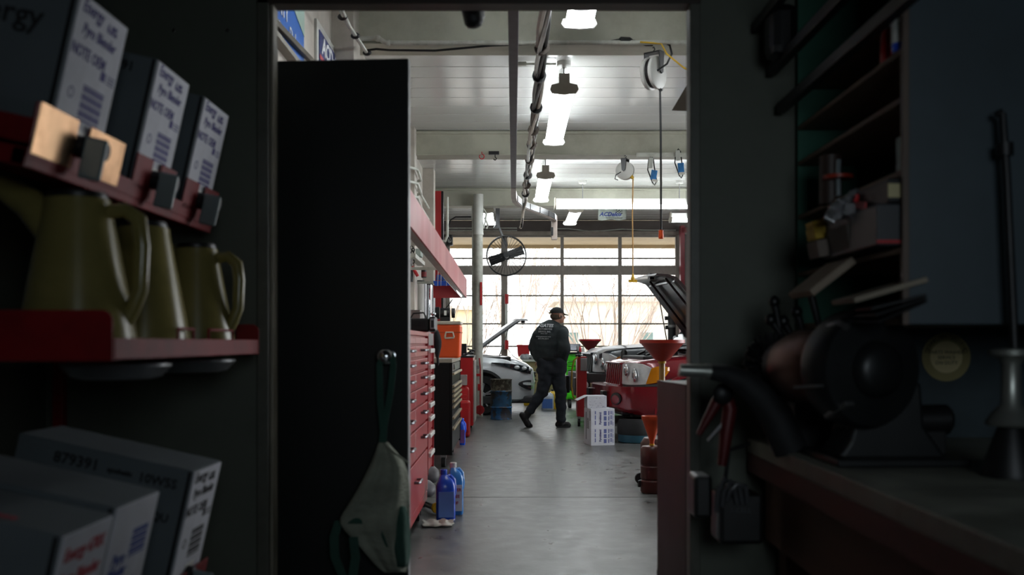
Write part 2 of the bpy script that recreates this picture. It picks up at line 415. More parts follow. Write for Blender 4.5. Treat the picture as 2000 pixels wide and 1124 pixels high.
tree((X_(900, 27), 27, -.06), 8, 4.0, 1.5, 'bare tree seen through the panes left of the white column', 9, 6, .035)
tree((X_(1400, 33), 33, -.06), 12, 5.6, 1.0, 'bare tree beyond the right edge of the glass door', 8, 6, .05)
tree((X_(1010, 44), 44, -.06), 21, 7.5, .8, 'far bare tree behind the ceiling fan', 5, 5, .09)
M_stucco = mat('pale_stucco', '#e6dac4', 0.8, var=0.06); M_bglass = mat('far_window', '#6d7f78', 0.2)
def building(x0, x1, y, zt, label, wins, mt=M_stucco):
    b = thing('building', label, 'building', ((x0+x1)/2, y, -.06))
    MB().box(x0, x1, y, y+8, -.06, zt).build('wall', mt, b)
    MB().box(x0-.25, x1+.25, y-.25, y+8.2, zt, zt+.22).build('roof', mat('far_roof', '#c9beb2', .7), b)
    for (a, c, z0, z1) in wins:
        w = MB().box(a-.06, c+.06, y-.06, y+.01, z0-.06, z1+.06).build('window', M_white, b)
        MB().box(a, c, y-.075, y-.05, z0, z1).build('pane', M_bglass, w)
    return b
d = 47
building(X_(1092, d), X_(1345, d), d, Z_(590, d), 'pale stucco building across the street behind the fanning tree',
         [(X_(1108, d), X_(1129, d), Z_(683, d), Z_(650, d)), (X_(1250, d), X_(1275, d), Z_(683, d), Z_(650, d))])
building(X_(790, d+6), X_(928, d+6), d+6, Z_(606, d+6), 'tan building across the street left of the white column', [(X_(850, d+6), X_(868, d+6), Z_(670, d+6), Z_(640, d+6))],
         mat('tan_stucco', '#e2cda4', .8, var=.06))

# ================================================================ CEILING THINGS
def lamp(x, y0, y1, z, label, along='Y', hangers=()):
    """strip light: housing, two tubes, end caps, hanging stems with canopies"""
    if along == 'Y': T = lambda u, v, w: (x+v, u, w)
    else: T = lambda u, v, w: (u, x+v, w)
    t = thing('strip_light', label, 'ceiling light', T((y0+y1)/2, 0, z), group=None)
    body = [(-.05, .13), (-.05, .055), (-.055, .035), (-.055, .02), (.055, .02), (.055, .035), (.05, .055), (.05, .13)]
    MB().rings([[T(u, v, z+w) for v, w in body] for u in (y0+.02, y1-.02)]).build('housing', M_white, t)
    for s in (-1, 1):
        MB().tube([T(y0+.03, s*.078, z), T(y1-.03, s*.078, z)], .024, 12).build('tube', M_tube, t, smooth=True)
    cap = [(-.05, .15), (-.05, .06), (-.12, .045), (-.135, .0), (-.11, -.035), (0, -.045), (.11, -.035), (.135, 0), (.12, .045), (.05, .06), (.05, .15)]
    for u in (y0, y1-.03):
        cc = cap if u == y0 else [(v, min(w, .03)) for v, w in cap]
        MB().rings([[T(q, v, z+w) for v, w in (cap if u == y0 else [(-.12, .04), (-.135, 0), (-.11, -.03), (0, -.038), (.11, -.03), (.135, 0), (.12, .04)])] for q in (u, u+.03)]).build('end_cap', mat('cap_taupe', '#8f887c', .6) if u == y0 else M_white, t, bevel=.004)
    for u in hangers:
        MB().tube([T(u, 0, z+.13), T(u, 0, ZC)], .008, 8).build('stem', M_steel, t)
        MB().lathe(T(u, 0, ZC-.055), [(.05, 0), (.066, .012), (.066, .055)], n=20).build('canopy', M_white, t, smooth=True)
    return t
ZL = 3.62
lamp(.487, 4.95, 7.42, ZL, 'lit twin-tube strip light cut off by the top of the doorway', hangers=(5.4, 7.0))
lamp(.475, 9.30, 11.80, ZL, 'lit twin-tube strip light hanging nearest below the doorway top, middle bay', hangers=(9.38, 11.5))
lamp(.452, 14.0, 16.45, ZL-.02, 'lit twin-tube strip light in the third bay beside the curved rail', hangers=(14.05, 16.2))
lamp(16.25, X_(1083, 16.2), X_(1083, 16.2)+2.44, 3.47, 'long lit strip light running crosswise above the glass door', along='X', hangers=(X_(1138, 16.25), X_(1327, 16.25)))
lamp(18.3, X_(1308, 18.3), X_(1308, 18.3)+2.44, 3.50, 'lit crosswise strip light at the right edge of the doorway', along='X', hangers=(X_(1308, 18.3)+.5,))
lamp(1.09, 17.35, 19.3, 3.56, 'small far strip light beyond the crosswise light', hangers=(17.5, 19.2))
lamp(-.47, 17.4, 19.3, 3.56, 'far strip light beside the white column', hangers=(17.5, 19.2))
# flat ceiling rail running into the depth, then curving to the right
M_rail = mat('rail_dark', '#3e3740', .5, .4, var=.2, scale=10); M_railt = mat('rail_tan', '#9c8f86', .5, .3, var=.15)
rt = thing('ceiling_rail', 'dark flat ceiling rail that turns tan and curves right at its far end', 'rail', (0, 9, 3.3))
MB().box(-.035, .033, 3.7, 13.2, 3.30, 3.40).build('rail', M_rail, rt, bevel=.006)
for yy in (4.2, 7.93, 10.3, 12.5):
    MB().box(-.012, .012, yy, yy+.04, 3.40, ZB if yy in (7.93, 12.5) else ZC).build('hanger', M_rail, rt)
path = [(0, 13.2), (0, 14.0), (.02, 14.5), (.09, 14.95), (.22, 15.35), (.38, 15.75), (.53, 16.15), (.64, 16.5), (.69, 16.85)]
mb = MB()
for i in range(len(path)-1):
    a, b = path[i], path[i+1]; mb.bar((a[0], a[1], 3.35), (b[0], b[1]+.02, 3.35), .07, .11)
mb.build('curved_rail', M_railt, rt)
mb = MB()
for i in range(2, len(path)-1):
    a, b = path[i], path[i+1]; mb.bar((a[0]+.04, a[1]-.02, 3.35), (b[0]+.04, b[1], 3.35), .012, .09)
mb.build('black_track', M_black, rt, )
MB().box(.64, .74, 16.8, 16.88, 2.99, 3.4).build('end_bracket', M_railt, rt, bevel=.01)
MB().box(.63, .67, 16.77, 16.83, 3.06, 3.2).build('end_stop', M_black, rt, bevel=.006)
# hose and cable bundle beside the rail
rnd = random.Random(5)
hb = thing('cable_bundle', 'taped bundle of hoses and cables running along the ceiling beside the dark rail', 'cables', (.2, 9, 3.3))
mats_b = [mat('hose_brown', '#4a4038', .6), M_black, M_steel, mat('hose_pale', '#a59c90', .5), M_darkmetal]
for k in range(5):
    pts = []; y = 3.7
    while y < 14.7:
        pts.append((.2+.03*math.sin(y*1.9+k*1.6)-.0035*max(0, y-9)*2, y, 3.33+.03*math.cos(y*1.7+k*1.9)-.01*math.sin(y*1.3))); y += .24
    if k in (1, 3, 4): pts += [(.15, 14.9, 3.25), (.12, 15.0, 3.1-.1*k/4), (.10, 15.02, 2.98)]
    MB().tube(pts, .016 if k != 3 else .022, 7).build('hose', mats_b[k], hb, smooth=True)
y = 4.0
while y < 14.4:
    MB().tube([(.2-.007*max(0, y-9), y, 3.33), (.2-.007*max(0, y-9), y+.035, 3.33)], .056, 10).build('tape_wrap', mats_b[rnd.choice((0, 1))], hb, smooth=True); y += rnd.uniform(.7, 1.1)
# hanging hooks under the second beam
hk = MB(); c = P(941, 306, 12.35)
tag(MB().tube([c+Vector((.03*math.cos(a*math.pi/8), 0, .03*math.sin(a*math.pi/8))) for a in range(-10, 5)], .006, 8).tube([c+Vector((0, 0, .03)), c+Vector((0, 0, .06))], .005, 6).build('hook', M_redplastic, smooth=True),
    'small red hook under the second beam left of the dark rail', 'hook')
c = P(967, 307, 12.35)
tag(MB().box(c.x-.08, c.x+.05, c.y-.02, c.y+.02, c.z+.03, c.z+.07).tube([c+Vector((0, 0, .03)), c+Vector((0, 0, 0)), c+Vector((.02, 0, -.02)), c+Vector((0, 0, -.04)), c+Vector((-.02, 0, -.025))], .006, 8).build('hook', M_darkmetal),
    'dark steel trolley with a small open hook under the second beam', 'hook')
# conduit stubs from rail to the lamp canopies
for d, z in ((9.35, 3.84), (14.05, 3.84)):
    t = thing('conduit', 'thin ceiling conduit leading from the dark rail to the %s lamp canopy' % ('nearer' if d < 10 else 'farther'), 'conduit', (.2, d, z))
    MB().tube([(.04, d, z+.03), (.40, d, z+.03)], .012, 8).build('pipe', M_whitepipe, t, smooth=True)
    MB().tube([(.03, d, z+.03), (.12, d, z+.03)], .022, 10).build('coupling', M_whitepipe, t, smooth=True)
# cord reels
def reel(c, r, yaw, label, cordpts, cordm, plug, hookz):
    c = Vector(c); t = thing('cord_reel', label, 'cord reel', c, rz=yaw)
    ax = (0, -1, 0)
    MB().lathe((0, 0.055, 0), [(.3*r, 0), (r*.96, 0.0), (r, .012), (r, .03), (r*.93, .036)], ax, 36).build('rear_shell', M_white, t, smooth=True, local=True)
    MB().lathe((0, 0.022, 0), [(r*.9, 0), (r*.9, .034)], ax, 36).build('spool', M_black, t, smooth=True, local=True)
    MB().lathe((0, -.012, 0), [(r*.93, 0), (r, .006), (r, .03), (r*.9, .038), (.05*r, .046)], ax, 36).build('front_shell', M_white, t, smooth=True, local=True)
    mb = MB(); mb.prism([(-.035, r+.035), (.035, r+.035), (.022, 0), (.0, -.015), (-.022, 0)], 'XZ', -.075, -.062)
    mb.prism([(-.035, r+.035), (.035, r+.035), (.022, 0), (-.022, 0)], 'XZ', .062, .072); mb.box(-.035, .035, -.075, .072, r+.025, r+.037)
    mb.build('bracket', M_black, t, local=True, bevel=.002)
    MB().tube([(0, 0, r+.035), (0, 0, r+.05), (.016, 0, r+.062), (0, 0, r+.08), (-.014, 0, r+.068)], .005, 8).build('hook', M_darkmetal, t, smooth=True, local=True)
    ex = Vector((r*.75, .0, -r*.72)) if True else None
    MB().lathe(ex, [(.02, -.02), (.024, 0), (.016, .03)], (.7, 0, -.7), 12).build('cord_guide', cordm if plug == 'yellow' else M_black, t, smooth=True, local=True)
    return t
c1 = P(1277, 143, 7.85)
reel(c1, .128, math.radians(52), 'cream and black cord reel hanging from the nearest beam', None, None, 'orange', 0)
c2 = P(1221, 334, 12.4)
reel(c2, .112, math.radians(-24), 'smaller white cord reel with yellow cord hanging from the second beam', None, mat('yellow_cord', '#c9a02a', .5), 'yellow', 0)
def cord(name, pts, r, m, label, cat): return tag(MB().tube(pts, r, 8).build(name, m, smooth=True), label, cat)
t = thing('drop_cord', 'long black drop cord ending in an orange socket', 'cord', P(1291, 467, 7.85))
MB().tube([P(1289, 170, 7.85), P(1290.5, 260, 7.85), P(1291, 360, 7.85), P(1291, 452, 7.85)], .0085, 8).build('cable', M_black, t, smooth=True)
MB().lathe(P(1291, 467, 7.85), [(.014, 0), (.02, .004), (.021, .025), (.018, .05), (.02, .066), (.009, .072)], n=16).build('socket', M_orange, t, smooth=True)
t = thing('drop_cord', 'thin yellow drop cord ending in a yellow tee connector', 'cord', P(1236, 552, 12.4))
MB().tube([P(1236.5, 346, 12.4), P(1235, 420, 12.4), P(1236, 480, 12.4), P(1236, 540, 12.4)], .008, 8).build('cable', mat('orange_cord', '#b98a4a', .5), t, smooth=True)
p = P(1236, 546, 12.4); My = mat('yellow_plastic', '#d3a51b', .45)
MB().lathe(p, [(.022, -.02), (.026, .01), (.014, .04), (.012, .07)], n=14).box(p.x-.052, p.x+.052, p.y-.018, p.y+.018, p.z-.036, p.z-.006).build('connector', My, t, bevel=.003)
cord('reel_lead', [P(1284, 138, 7.75), P(1303, 125, 7.75), P(1312, 105, 7.75), P(1308, 88, 7.72), P(1292, 81, 7.72), P(1270, 84, 7.72)], .009, M_black, 'black lead looping from the cream cord reel to the beam', 'cord')
cord('supply_cable', [P(x, y, 7.73) for x, y in ((712, 99), (735, 96), (760, 98), (850, 99), (960, 89), (1035, 86), (1120, 86), (1185, 82), (1212, 77), (1240, 80), (1262, 88), (1275, 88))], .009, M_black,
     'black supply cable sagging along the bottom of the nearest beam', 'cord')
tag(MB().lathe(P(1207, 79, 7.73), [(.01, 0), (.03, .02), (.03, .09), (.01, .12)], (1, .0, -.05), 12).build('cable_joint', M_black, smooth=True), 'black taped joint in the cable under the nearest beam', 'cable joint')
cord('yellow_cable', [P(x, y, 7.70) for x, y in ((1250, 82), (1275, 84), (1292, 86), (1302, 105), (1314, 115), (1335, 132), (1352, 142))], .007, mat('yellow_cord', '#c9a02a', .5), 'yellow cable running off behind the right door jamb', 'cord')
cord('reel_lead', [P(1213, 336, 12.3), P(1203, 342, 12.3), P(1201, 350, 12.3), P(1207, 352, 12.3)], .006, M_black, 'small black lead loop on the far white reel', 'cord')
# carded belts hanging from second beam
def belt(x, y, label, tilt):
    t = thing('fan_belt', label, 'belt', P(x, y-55, 12.3)); a = math.sin(tilt)
    q = [P(x-5, y-50, 12.3), P(x-7, y-30, 12.3), P(x+2+a*4, y-5, 12.3), P(x+6+a*6, y+0, 12.3), P(x+10+a*6, y-8, 12.3), P(x+6, y-35, 12.3), P(x+4, y-52, 12.3), P(x, y-57, 12.3)]
    MB().tube(q, .008, 7, closed=True).build('loop', M_black, t, smooth=True)
    MB().cbox(P(x-1, y-44, 12.27), (.055, .01, .13), (0, tilt, 0)).build('clear_sleeve', mat('sleeve_grey', '#aeb0a8', .3), t, bevel=.004)
    MB().cbox(P(x+5, y-20, 12.26), (.075, .012, .12), (0, tilt*1.6, 0)).build('card', mat('card_blue', '#2c6fa8', .5, var=.25, scale=30), t, bevel=.003)
    MB().cbox(P(x+7, y-9, 12.255), (.07, .012, .03), (0, tilt*1.6, 0)).build('card_strip', mat('card_pale', '#c9c6bd', .6), t)
belt(1272, 362, 'carded black belt with a blue label, left of the two at the beam', .1)
belt(1325, 348, 'carded black belt with a blue label beside the right door jamb', -.05)
MB_ = MB().box(X_(1243, 12.3), 3.2, 12.28, 12.33, Z_(307, 12.3), Z_(299, 12.3))
tag(MB_.build('belt_rail', M_whitepipe), 'pale perforated rail on the second beam that carries the belts', 'rail')
# banner by the far ceiling
t = thing('banner', 'small white cloth banner with a flag emblem under the far ceiling', 'banner', P(1196, 430, 19.5))
d = 19.5; M_ban = mat('banner_cloth', '#c6d0c6', .7, var=.05)
mb = MB(); n = 12; rs = []
for j in range(2):
    pass
top = [P(1169+54*i/n, 408+math.sin(i)*.4, d+.03*math.sin(i*1.1)) for i in range(n+1)]; bot = [P(1168+55*i/n, 430+1.2*math.sin(i*.9), d+.03*math.sin(i*1.1+.5)) for i in range(n+1)]
va, vb = mb.verts(top), mb.verts(bot)
for i in range(n): mb.face([va[i], va[i+1], vb[i+1], vb[i]])
ob = mb.build('cloth', M_ban, t, smooth=True); s_ = ob.modifiers.new('t', 'SOLIDIFY'); s_.thickness = .006
Mf = lambda x, y, dd: frame(P(x, y, dd), (1, 0, 0), (0, 0, 1))
text('lettering', 'ACDelco', .11, Mf(1192, 419, d-.05), M_blueink, t, .002, shear=.3, bold=.003)
text('small_lettering', "There's a Tune Winner", .035, Mf(1199, 426, d-.05), M_blackink, t, .002, shear=.3)
mb = MB()
for i in range(5):
    for j in range(3):
        if (i+j) % 2 == 0: q = P(1203+i*2.6, 409.5+j*2.2+i*.5, d-.05); mb.box(q.x, q.x+.022, q.y, q.y+.003, q.z-.018, q.z)
mb.build('flag_emblem', M_blackink, t)
# dark round-ended bumper hanging in the doorway top
t = thing('door_closer', 'black round-ended door closer hanging at the top of the doorway', 'door closer', P(921, 54, 3.62))
a, b = P(918, -2, 3.62), P(926, 45, 3.62)
MB().tube([a, b, b+Vector((.002, 0, -.012)), b+Vector((.003, 0, -.018))], [.040, .035, .026, .010], 20).build('cylinder', mat('closer_black', '#16161a', .55), t, smooth=True)
MB().tube([P(940, 0, 3.63), P(943, 32, 3.63), P(941, 38, 3.63)], [.009, .008, .004], 10).build('rod', M_steel, t, smooth=True)
# dark angled board at the upper right
mb = MB().rings([[P(x, y, dd) for x, y in ((1312, 216), (1352, 148), (1400, 80), (1420, 218), (1360, 218))] for dd in (6.0, 6.03)])
t = thing('hanging_board', 'dark brown angled board hanging beyond the right door jamb', 'board', P(1370, 216, 6.0))
mb.build('board', mat('dark_brown_board', '#4a3f33', .7), t)
for x in (1385, 1405): MB().tube([P(x, 110, 6.015), Vector((X_(x, 6.015), 6.015, ZC))], .004, 6).build('hanger_wire', M_darkmetal, t)

# ================================================================ LEFT WALL THINGS
def wallM(y, z, x=XL): return frame((x, y, z), (0, 1, 0), (0, 0, 1))
d0, d1 = 4.3, -XL*F/(1003-585)
t = thing('wall_sign', 'bright blue wall sign with white lettering nearest the doorway', 'sign', (XL, 5.4, 3.0))
Mb1 = mat('sign_blue', '#2f66b8', .35, var=.04)
MB().box(XL, XL+.03, d0, d1, 3.02, 3.42).build('panel', Mb1, t, bevel=.004)
MB().prism([(5.9, 3.40), (6.02, 3.32), (d1-.01, 3.22), (d1-.01, 3.40)], 'YZ', XL+.031, XL+.034).build('corner_patch', mat('sign_mint', '#9db5a8', .5), t)
text('lettering', 'WARRANTY', .13, wallM(5.60, 3.20, XL+.033), M_whiteink, t, .002, bold=.004, sx=.95)
text('small_lettering', 'Ask for details on parts and labor', .05, wallM(5.50, 3.09, XL+.033), M_whiteink, t, .002)
text('lettering', 'Delco', .12, wallM(6.13, 3.11, XL+.033), M_whiteink, t, .002)
MB().box(XL, XL+.06, 4.3, 6.5, 2.97, 3.0).build('ledge', mat('ledge_grey', '#8a857c', .6), t)
t2 = thing('wall_sign', 'navy blue wall sign with white lettering and a red stripe', 'sign', (XL, 7.1, 2.6))
s0, s1 = -XL*F/(1003-616), -XL*F/(1003-658)
MB().box(XL, XL+.02, s0-.04, s1+.0, 2.56, 3.50).build('frame', M_white, t2, bevel=.004)
MB().box(XL+.02, XL+.026, s0+.02, s1-.03, 2.6, 3.44).build('panel', mat('sign_navy', '#23306a', .4, var=.04), t2)
text('lettering', 'ACDelco', .17, wallM((s0+s1)/2+.03, 3.35, XL+.029), M_whiteink, t2, .002, shear=.2, bold=.006, sx=1.12)
MB().prism([(s0+.02, 3.27), (s1-.03, 3.26), (s1-.03, 3.235), (s0+.02, 3.24)], 'YZ', XL+.026, XL+.03).build('stripe', mat('sign_red', '#b8343c', .4), t2)
tag(MB().bar((XL+.05, 5.0, 3.0), (XL+.05, 6.9, 3.13), .03, .036).build('conduit_channel', mat('channel_brown', '#453c2c', .6), bevel=.004), 'dark brown channel slanting past the blue wall sign', 'channel')
# twin tied pipes along the upper left
t = thing('tied_pipes', 'pair of tied white pipes slanting along the upper left wall', 'pipe', (-1.15, 7.2, 3.6))
for k, o in enumerate((0, .045)):
    MB().tube([P(648+o*150, -10, 6.3), P(680+o*60, 50, 7.0), P(716+o*40, 104, 7.7)], .011, 8).build('pipe', M_whitepipe, t, smooth=True)
for x, y, d in ((668, 33, 6.78), (693, 70, 7.24), (716, 103, 7.68)):
    MB().ell(P(x+1, y, d), (.035, .02, .025), 10, 6).build('tie', M_darkmetal, t, smooth=True)
MB().tube([P(667, 30, 6.8), P(678, 10, 7.1), P(716, 12, 7.4), P(717, 20, 7.5)], .006, 6).build('bracket_wire', M_darkmetal, t, smooth=True)
# pipes under the beams
d = 7.72
t = thing('beam_pipe', 'white pipe with an elbow running under the nearest beam', 'pipe', P(900, 82, d))
MB().tube([P(685, 160, d), P(685, 92, d), P(688, 80, d), P(697, 76, d), P(738, 74, d), P(750, 82, d), P(762, 84, d), P(1352, 83, d)], .019, 10).build('pipe', M_whitepipe, t, smooth=True)
for x, y in ((685, 92), (697, 76.5), (738, 75), (758, 84)): MB().ell(P(x, y, d), (.026, .026, .026), 12, 8).build('fitting', M_whitepipe, t, smooth=True)
for zz, k in ((3.36, 0), (3.19, 1), (3.02, 2)):
    lab = ('highest', 'middle', 'lowest')[k]
    tag(MB().tube([(XL+.10, 7.9, zz), (XL+.10, 11.9, zz), (XL+.21, 12.1, zz), (XL+.21, 12.6, zz-.05), (XL+.10, 12.8, zz-.05), (XL+.10, 15.0, zz-.08)], .018, 8).build('wall_pipe', M_whitepipe, smooth=True),
        '%s of three white pipes running along the left wall above the red canopy' % lab, 'pipe', 'pipes along the left wall')
cord('looped_conduit', [(XL+.12, 15.2, 3.4), (XL+.12, 15.3, 2.9), (XL+.2, 15.35, 2.82), (XL+.33, 15.35, 2.82), (XL+.36, 15.35, 2.9), (XL+.36, 15.35, 3.5)], .02, M_whitepipe, 'white conduit loop hanging beside the red post', 'pipe')
cord('wall_bracket_pipe', [P(880, 470, 17.2), P(872, 455, 17.0), P(880, 430, 16.9), P(890, 424, 16.9), P(920, 424, 16.9)], .012, M_darkmetal, 'thin dark pipe bending towards the white column', 'pipe')
cord('white_cable', [P(x, y, 21.52) for x, y in ((1084, 447), (1110, 447), (1150, 452), (1180, 451), (1215, 448), (1260, 450), (1320, 450))], .012, M_whitepipe, 'white cable sagging along the brown lintel', 'cord')
for k, (yy, x0, x1) in enumerate(((446, 876, 1010), (451, 872, 1010))):
    cord('lintel_pipe', [P(x0, yy, 21.53), P(x1, yy, 21.53)], .014, M_whitepipe, '%s of the two thin pipes along the brown lintel' % ('upper' if k == 0 else 'lower'), 'pipe')
# red steel post at the end of the left wall
t = thing('red_post', 'dark red steel post at the far end of the left wall', 'post', (XL+.2, 15.5, 0))
MB().box(X_(848, 15.45), X_(862, 15.45), 15.4, 15.55, 0, 3.6).build('post', M_redpaint, t, bevel=.004)
MB().box(X_(862, 15.45), X_(866, 15.45), 15.42, 15.53, 0, 3.6).build('flange', M_darkmetal, t)
# post and pump on the far left of the glass door
t = thing('door_roller', 'small dark door roller bracket by the glass door corner', 'bracket', P(878, 470, 21.2))
MB().box(*[v for v in (X_(872, 21.2), X_(883, 21.2), 21.3, 21.53, Z_(478, 21.2), Z_(458, 21.2))]).build('bracket', M_darkmetal, t, bevel=.01)
MB().lathe(P(878, 471, 21.28), [(.04, 0), (.04, .03)], (0, -1, 0), 14).build('roller', M_steel, t, smooth=True)

# red valance canopy over the tool bench
t = thing('tool_canopy', 'long dark red sheet-metal canopy over the left tool bench', 'canopy', (-.85, 9, 1.9))
xc = -.612; n0, n1 = 5.3, 13.0
zt0, zt1 = 2.17, 2.075; zb0, zb1 = 1.955, 1.835
M_can = mat('canopy_red', '#a2343b', .42, .0, spec=.35, var=.14, scale=.9, dirt='#c98a88', dirt_amt=.5, dirt_scale=1.4, stretch=(1, 1, .3))
MB().rings([[(xc, n0, zb0), (xc, n0, zt0), (xc-.014, n0, zt0), (xc-.014, n0, zb0)], [(xc, n1, zb1), (xc, n1, zt1), (xc-.014, n1, zt1), (xc-.014, n1, zb1)]]).build('fascia', M_can, t)
MB().rings([[(xc-.014, n0, zb0), (xc-.014, n0, zb0+.008), (xc-.07, n0, zb0+.008), (xc-.07, n0, zb0)], [(xc-.014, n1, zb1), (xc-.014, n1, zb1+.008), (xc-.07, n1, zb1+.008), (xc-.07, n1, zb1)]]).build('bottom_lip', M_steel, t)
MB().box(X_(846, n1), xc-.015, n1-.012, n1, zb1-.0, zb1+.165).build('end_board', M_redpaint, t, bevel=.003)
for a in (6.0, 8.4, 10.8, 12.9):
    z = zt0+(zt1-zt0)*(a-n0)/(n1-n0)-.03
    MB().box(XL, xc-.014, a, a+.03, z-.03, z).build('arm', M_whitepipe, t)
l = t
MB().rings([[(xc-.03, a, z+.03), (xc-.03, a, z+.05), (xc-.10, a, z+.05), (xc-.10, a, z+.03)] for a, z in ((7.2, zb0-.025), (12.7, zb1+.005))]).build('lamp_housing', M_white, l)
MB().tube([(xc-.05, 7.3, zb0-.003), (xc-.05, 9.8, zb0-.045)], .013, 8).build('lamp_tube', M_tube, l)
MB().tube([(xc-.05, 10.0, zb0-.05), (xc-.05, 12.6, zb1+.012)], .013, 8).build('lamp_tube', M_tube, l)
# blue tray hung inside, with wires
t = thing('blue_tray', 'bright blue tray hanging under the far end of the red canopy', 'tray', P(868, 557, 12.7))
q = 12.7
MB().rings([[P(x, y, dd) for x, y in ((846, 549), (882, 549), (887, 558), (849, 559))] for dd in (12.45, 12.8)]).build('tray', M_blue, t, bevel=.004)
MB().rings([[P(x, y, dd) for x, y in ((853, 537), (872, 537), (878, 548), (851, 548))] for dd in (12.5, 12.75)]).build('box', mat('blue_box', '#2753a0', .5), t)
for x in (856, 862, 873): MB().tube([P(x, 520, 12.45), P(x-1, 559, 12.45)], .004, 6).build('wire', M_white, t)
# things hanging on the left wall under the canopy
t = thing('wrench', 'plier wrench with red handles hanging on the left wall', 'wrench', P(808, 540, 11.0))
d = 11.2
MB().tube([P(805, 521, d), P(812, 533, d), P(816, 540, d)], [.016, .02, .018], 8).build('handle', M_redplastic, t, smooth=True)
MB().tube([P(804, 520, d), P(802, 512, d), P(806, 505, d)], [.012, .02, .008], 8).build('jaw', M_steel, t, smooth=True)
MB().tube([P(804, 522, d), P(804, 538, d), P(804, 551, d)], [.012, .017, .015], 8).build('handle', M_black, t, smooth=True)
t = thing('hanging_chain', 'dark chain and pulley hanging on the left wall under the canopy', 'chain', P(806, 520, 11.6))
for i in range(7):
    c = P(804+3*math.sin(i*1.3), 484+i*4.5, 11.6)
    MB().tube([c+Vector((.016*math.cos(a*math.pi/4), .006*(i % 2), .022*math.sin(a*math.pi/4))) for a in range(8)], .006, 6, closed=True).build('link', M_darkmetal, t, smooth=True)
t = thing('wall_shelf', 'pale wall shelf under the near end of the red canopy', 'shelf', (XL+.1, 12.2, 1.9))
dd = 12.2
MB().box(XL, X_(830, 12.6), 11.4, 12.6, Z_(516, 12.3), Z_(508, 12.3)).build('board', M_whitepipe, t, bevel=.004)
MB().box(XL, X_(826, 12.6), 12.3, 12.6, Z_(500, 12.3), Z_(486, 12.3)).build('upper_board', mat('pale_green', '#a9b8b0', .6), t, bevel=.004)
t = thing('tube_shelf', 'narrow white shelf carrying the row of upright tubes', 'shelf', (XL+.2, 13.4, 1.44))
MB().box(XL, -.96, 12.98, 13.75, 1.425, 1.452).build('board', M_whitepipe, t, bevel=.003)
for y in (13.05, 13.65): MB().prism([(XL, 1.425), (-1.0, 1.425), (XL, 1.2)], 'XZ', y, y+.02).build('bracket', M_steel, t)
t = thing('spray_can', 'dark can with a red label standing on the wall shelf', 'can', P(828, 543, 12.2))
MB().lathe(P(828, 543, 12.2), [(.03, 0), (.033, .01), (.033, .12), (.03, .13)], n=16).build('can', M_black, t, smooth=True)
MB().lathe(P(828, 541, 12.2), [(.0335, .0), (.0335, .06)], n=16).build('label', mat('dull_red', '#7a2a2c', .6), t, smooth=True)
for k, (x, m_, w) in enumerate(((822, M_white, .045), (829, M_steel, .035), (838, M_chrome, .05), (846, M_steel, .03))):
    q = 13.2+.1*k; t = thing('duct_tube', ('white', 'dull steel', 'widest chrome', 'thin steel')[k]+' upright tube in the row standing behind the tool bench', 'tube', P(x, 640, q))
    MB().tube([Vector((X_(x, q), q, 1.453)), P(x, 548+k*3, q)], w, 14).build('tube', m_, t, smooth=True)
    MB().lathe(P(x, 548+k*3, q), [(w*1.12, -.02), (w*1.12, 0)], n=16).build('collar', M_darkmetal if k else M_black, t, smooth=True)
# bench grinder on stand behind the cooler
t = thing('small_grinder', 'black bench grinder on its stand behind the orange cooler', 'grinder', P(872, 628, 12.3)); d = 12.3
c = P(868, 612, d)
MB().tube([c+Vector((-.05, 0, 0)), c+Vector((.07, 0, 0))], .062, 20).build('motor', M_black, t, smooth=True)
MB().tube([c+Vector((-.11, 0, .0)), c+Vector((-.06, 0, .0))], .075, 20).build('wheel_guard', M_darkmetal, t, smooth=True)
MB().tube([c+Vector((.09, 0, .0)), c+Vector((.13, 0, .0))], .06, 20).build('wheel_guard', M_darkmetal, t, smooth=True)
MB().box(c.x-.05, c.x+.07, d-.05, d+.05, c.z-.10, c.z-.05).build('foot', M_black, t, bevel=.004)
MB().box(c.x-.02, c.x+.04, d-.03, d+.03, .0, c.z-.10).build('stand', M_redpaint, t)
MB().box(c.x+.0, c.x+.03, d-.066, d-.06, c.z-.03, c.z+.03).build('plate', M_white, t)
cord('power_lead', [P(884, 585, 12.3), P(878, 594, 12.3), P(870, 603, 12.3)], .006, M_black, 'black cord drooping below the red canopy end', 'cord')
# ================================================================ TOOL CABINETS
XF = -.612
def drawer(parent, x, y0, y1, z0, z1, m, handle, hm):
    d = MB().box(x, x+.018, y0, y1, z0, z1).build('drawer', m, parent, bevel=.004)
    if handle == 'pull':
        yc = (y0+y1)/2; zc = z0+(z1-z0)*.62
        MB().tube([(x+.018, yc-.085, zc), (x+.046, yc-.085, zc), (x+.052, yc-.078, zc), (x+.052, yc+.078, zc), (x+.046, yc+.085, zc), (x+.018, yc+.085, zc)], .008, 8).build('handle', hm, d, smooth=True)
    elif handle == 'rail':
        MB().rings([[(x+.016, q, z1-.004), (x+.042, q, z1+.0), (x+.045, q, z1-.022), (x+.03, q, z1-.022), (x+.016, q, z1-.034)] for q in (y0+.01, y1-.01)]).build('handle', hm, d, bevel=.002)
    return d
t = thing('tool_chest', 'tall red tool chest with small chrome pulls, nearest behind the black door', 'tool chest', (-.95, 6.2, 0))
ya, yb = 5.35, 7.13
MB().box(XL+.02, XF-.02, ya, yb, .13, 1.30).build('carcass', M_redpaint, t, bevel=.004)
MB().box(XL+.02, XF+.004, ya, yb, 1.295, 1.325).build('top', M_redpaint, t, bevel=.004)
MB().box(XF-.022, XF-.006, ya, yb, .13, .19).build('plinth', M_redpaint, t, bevel=.003)
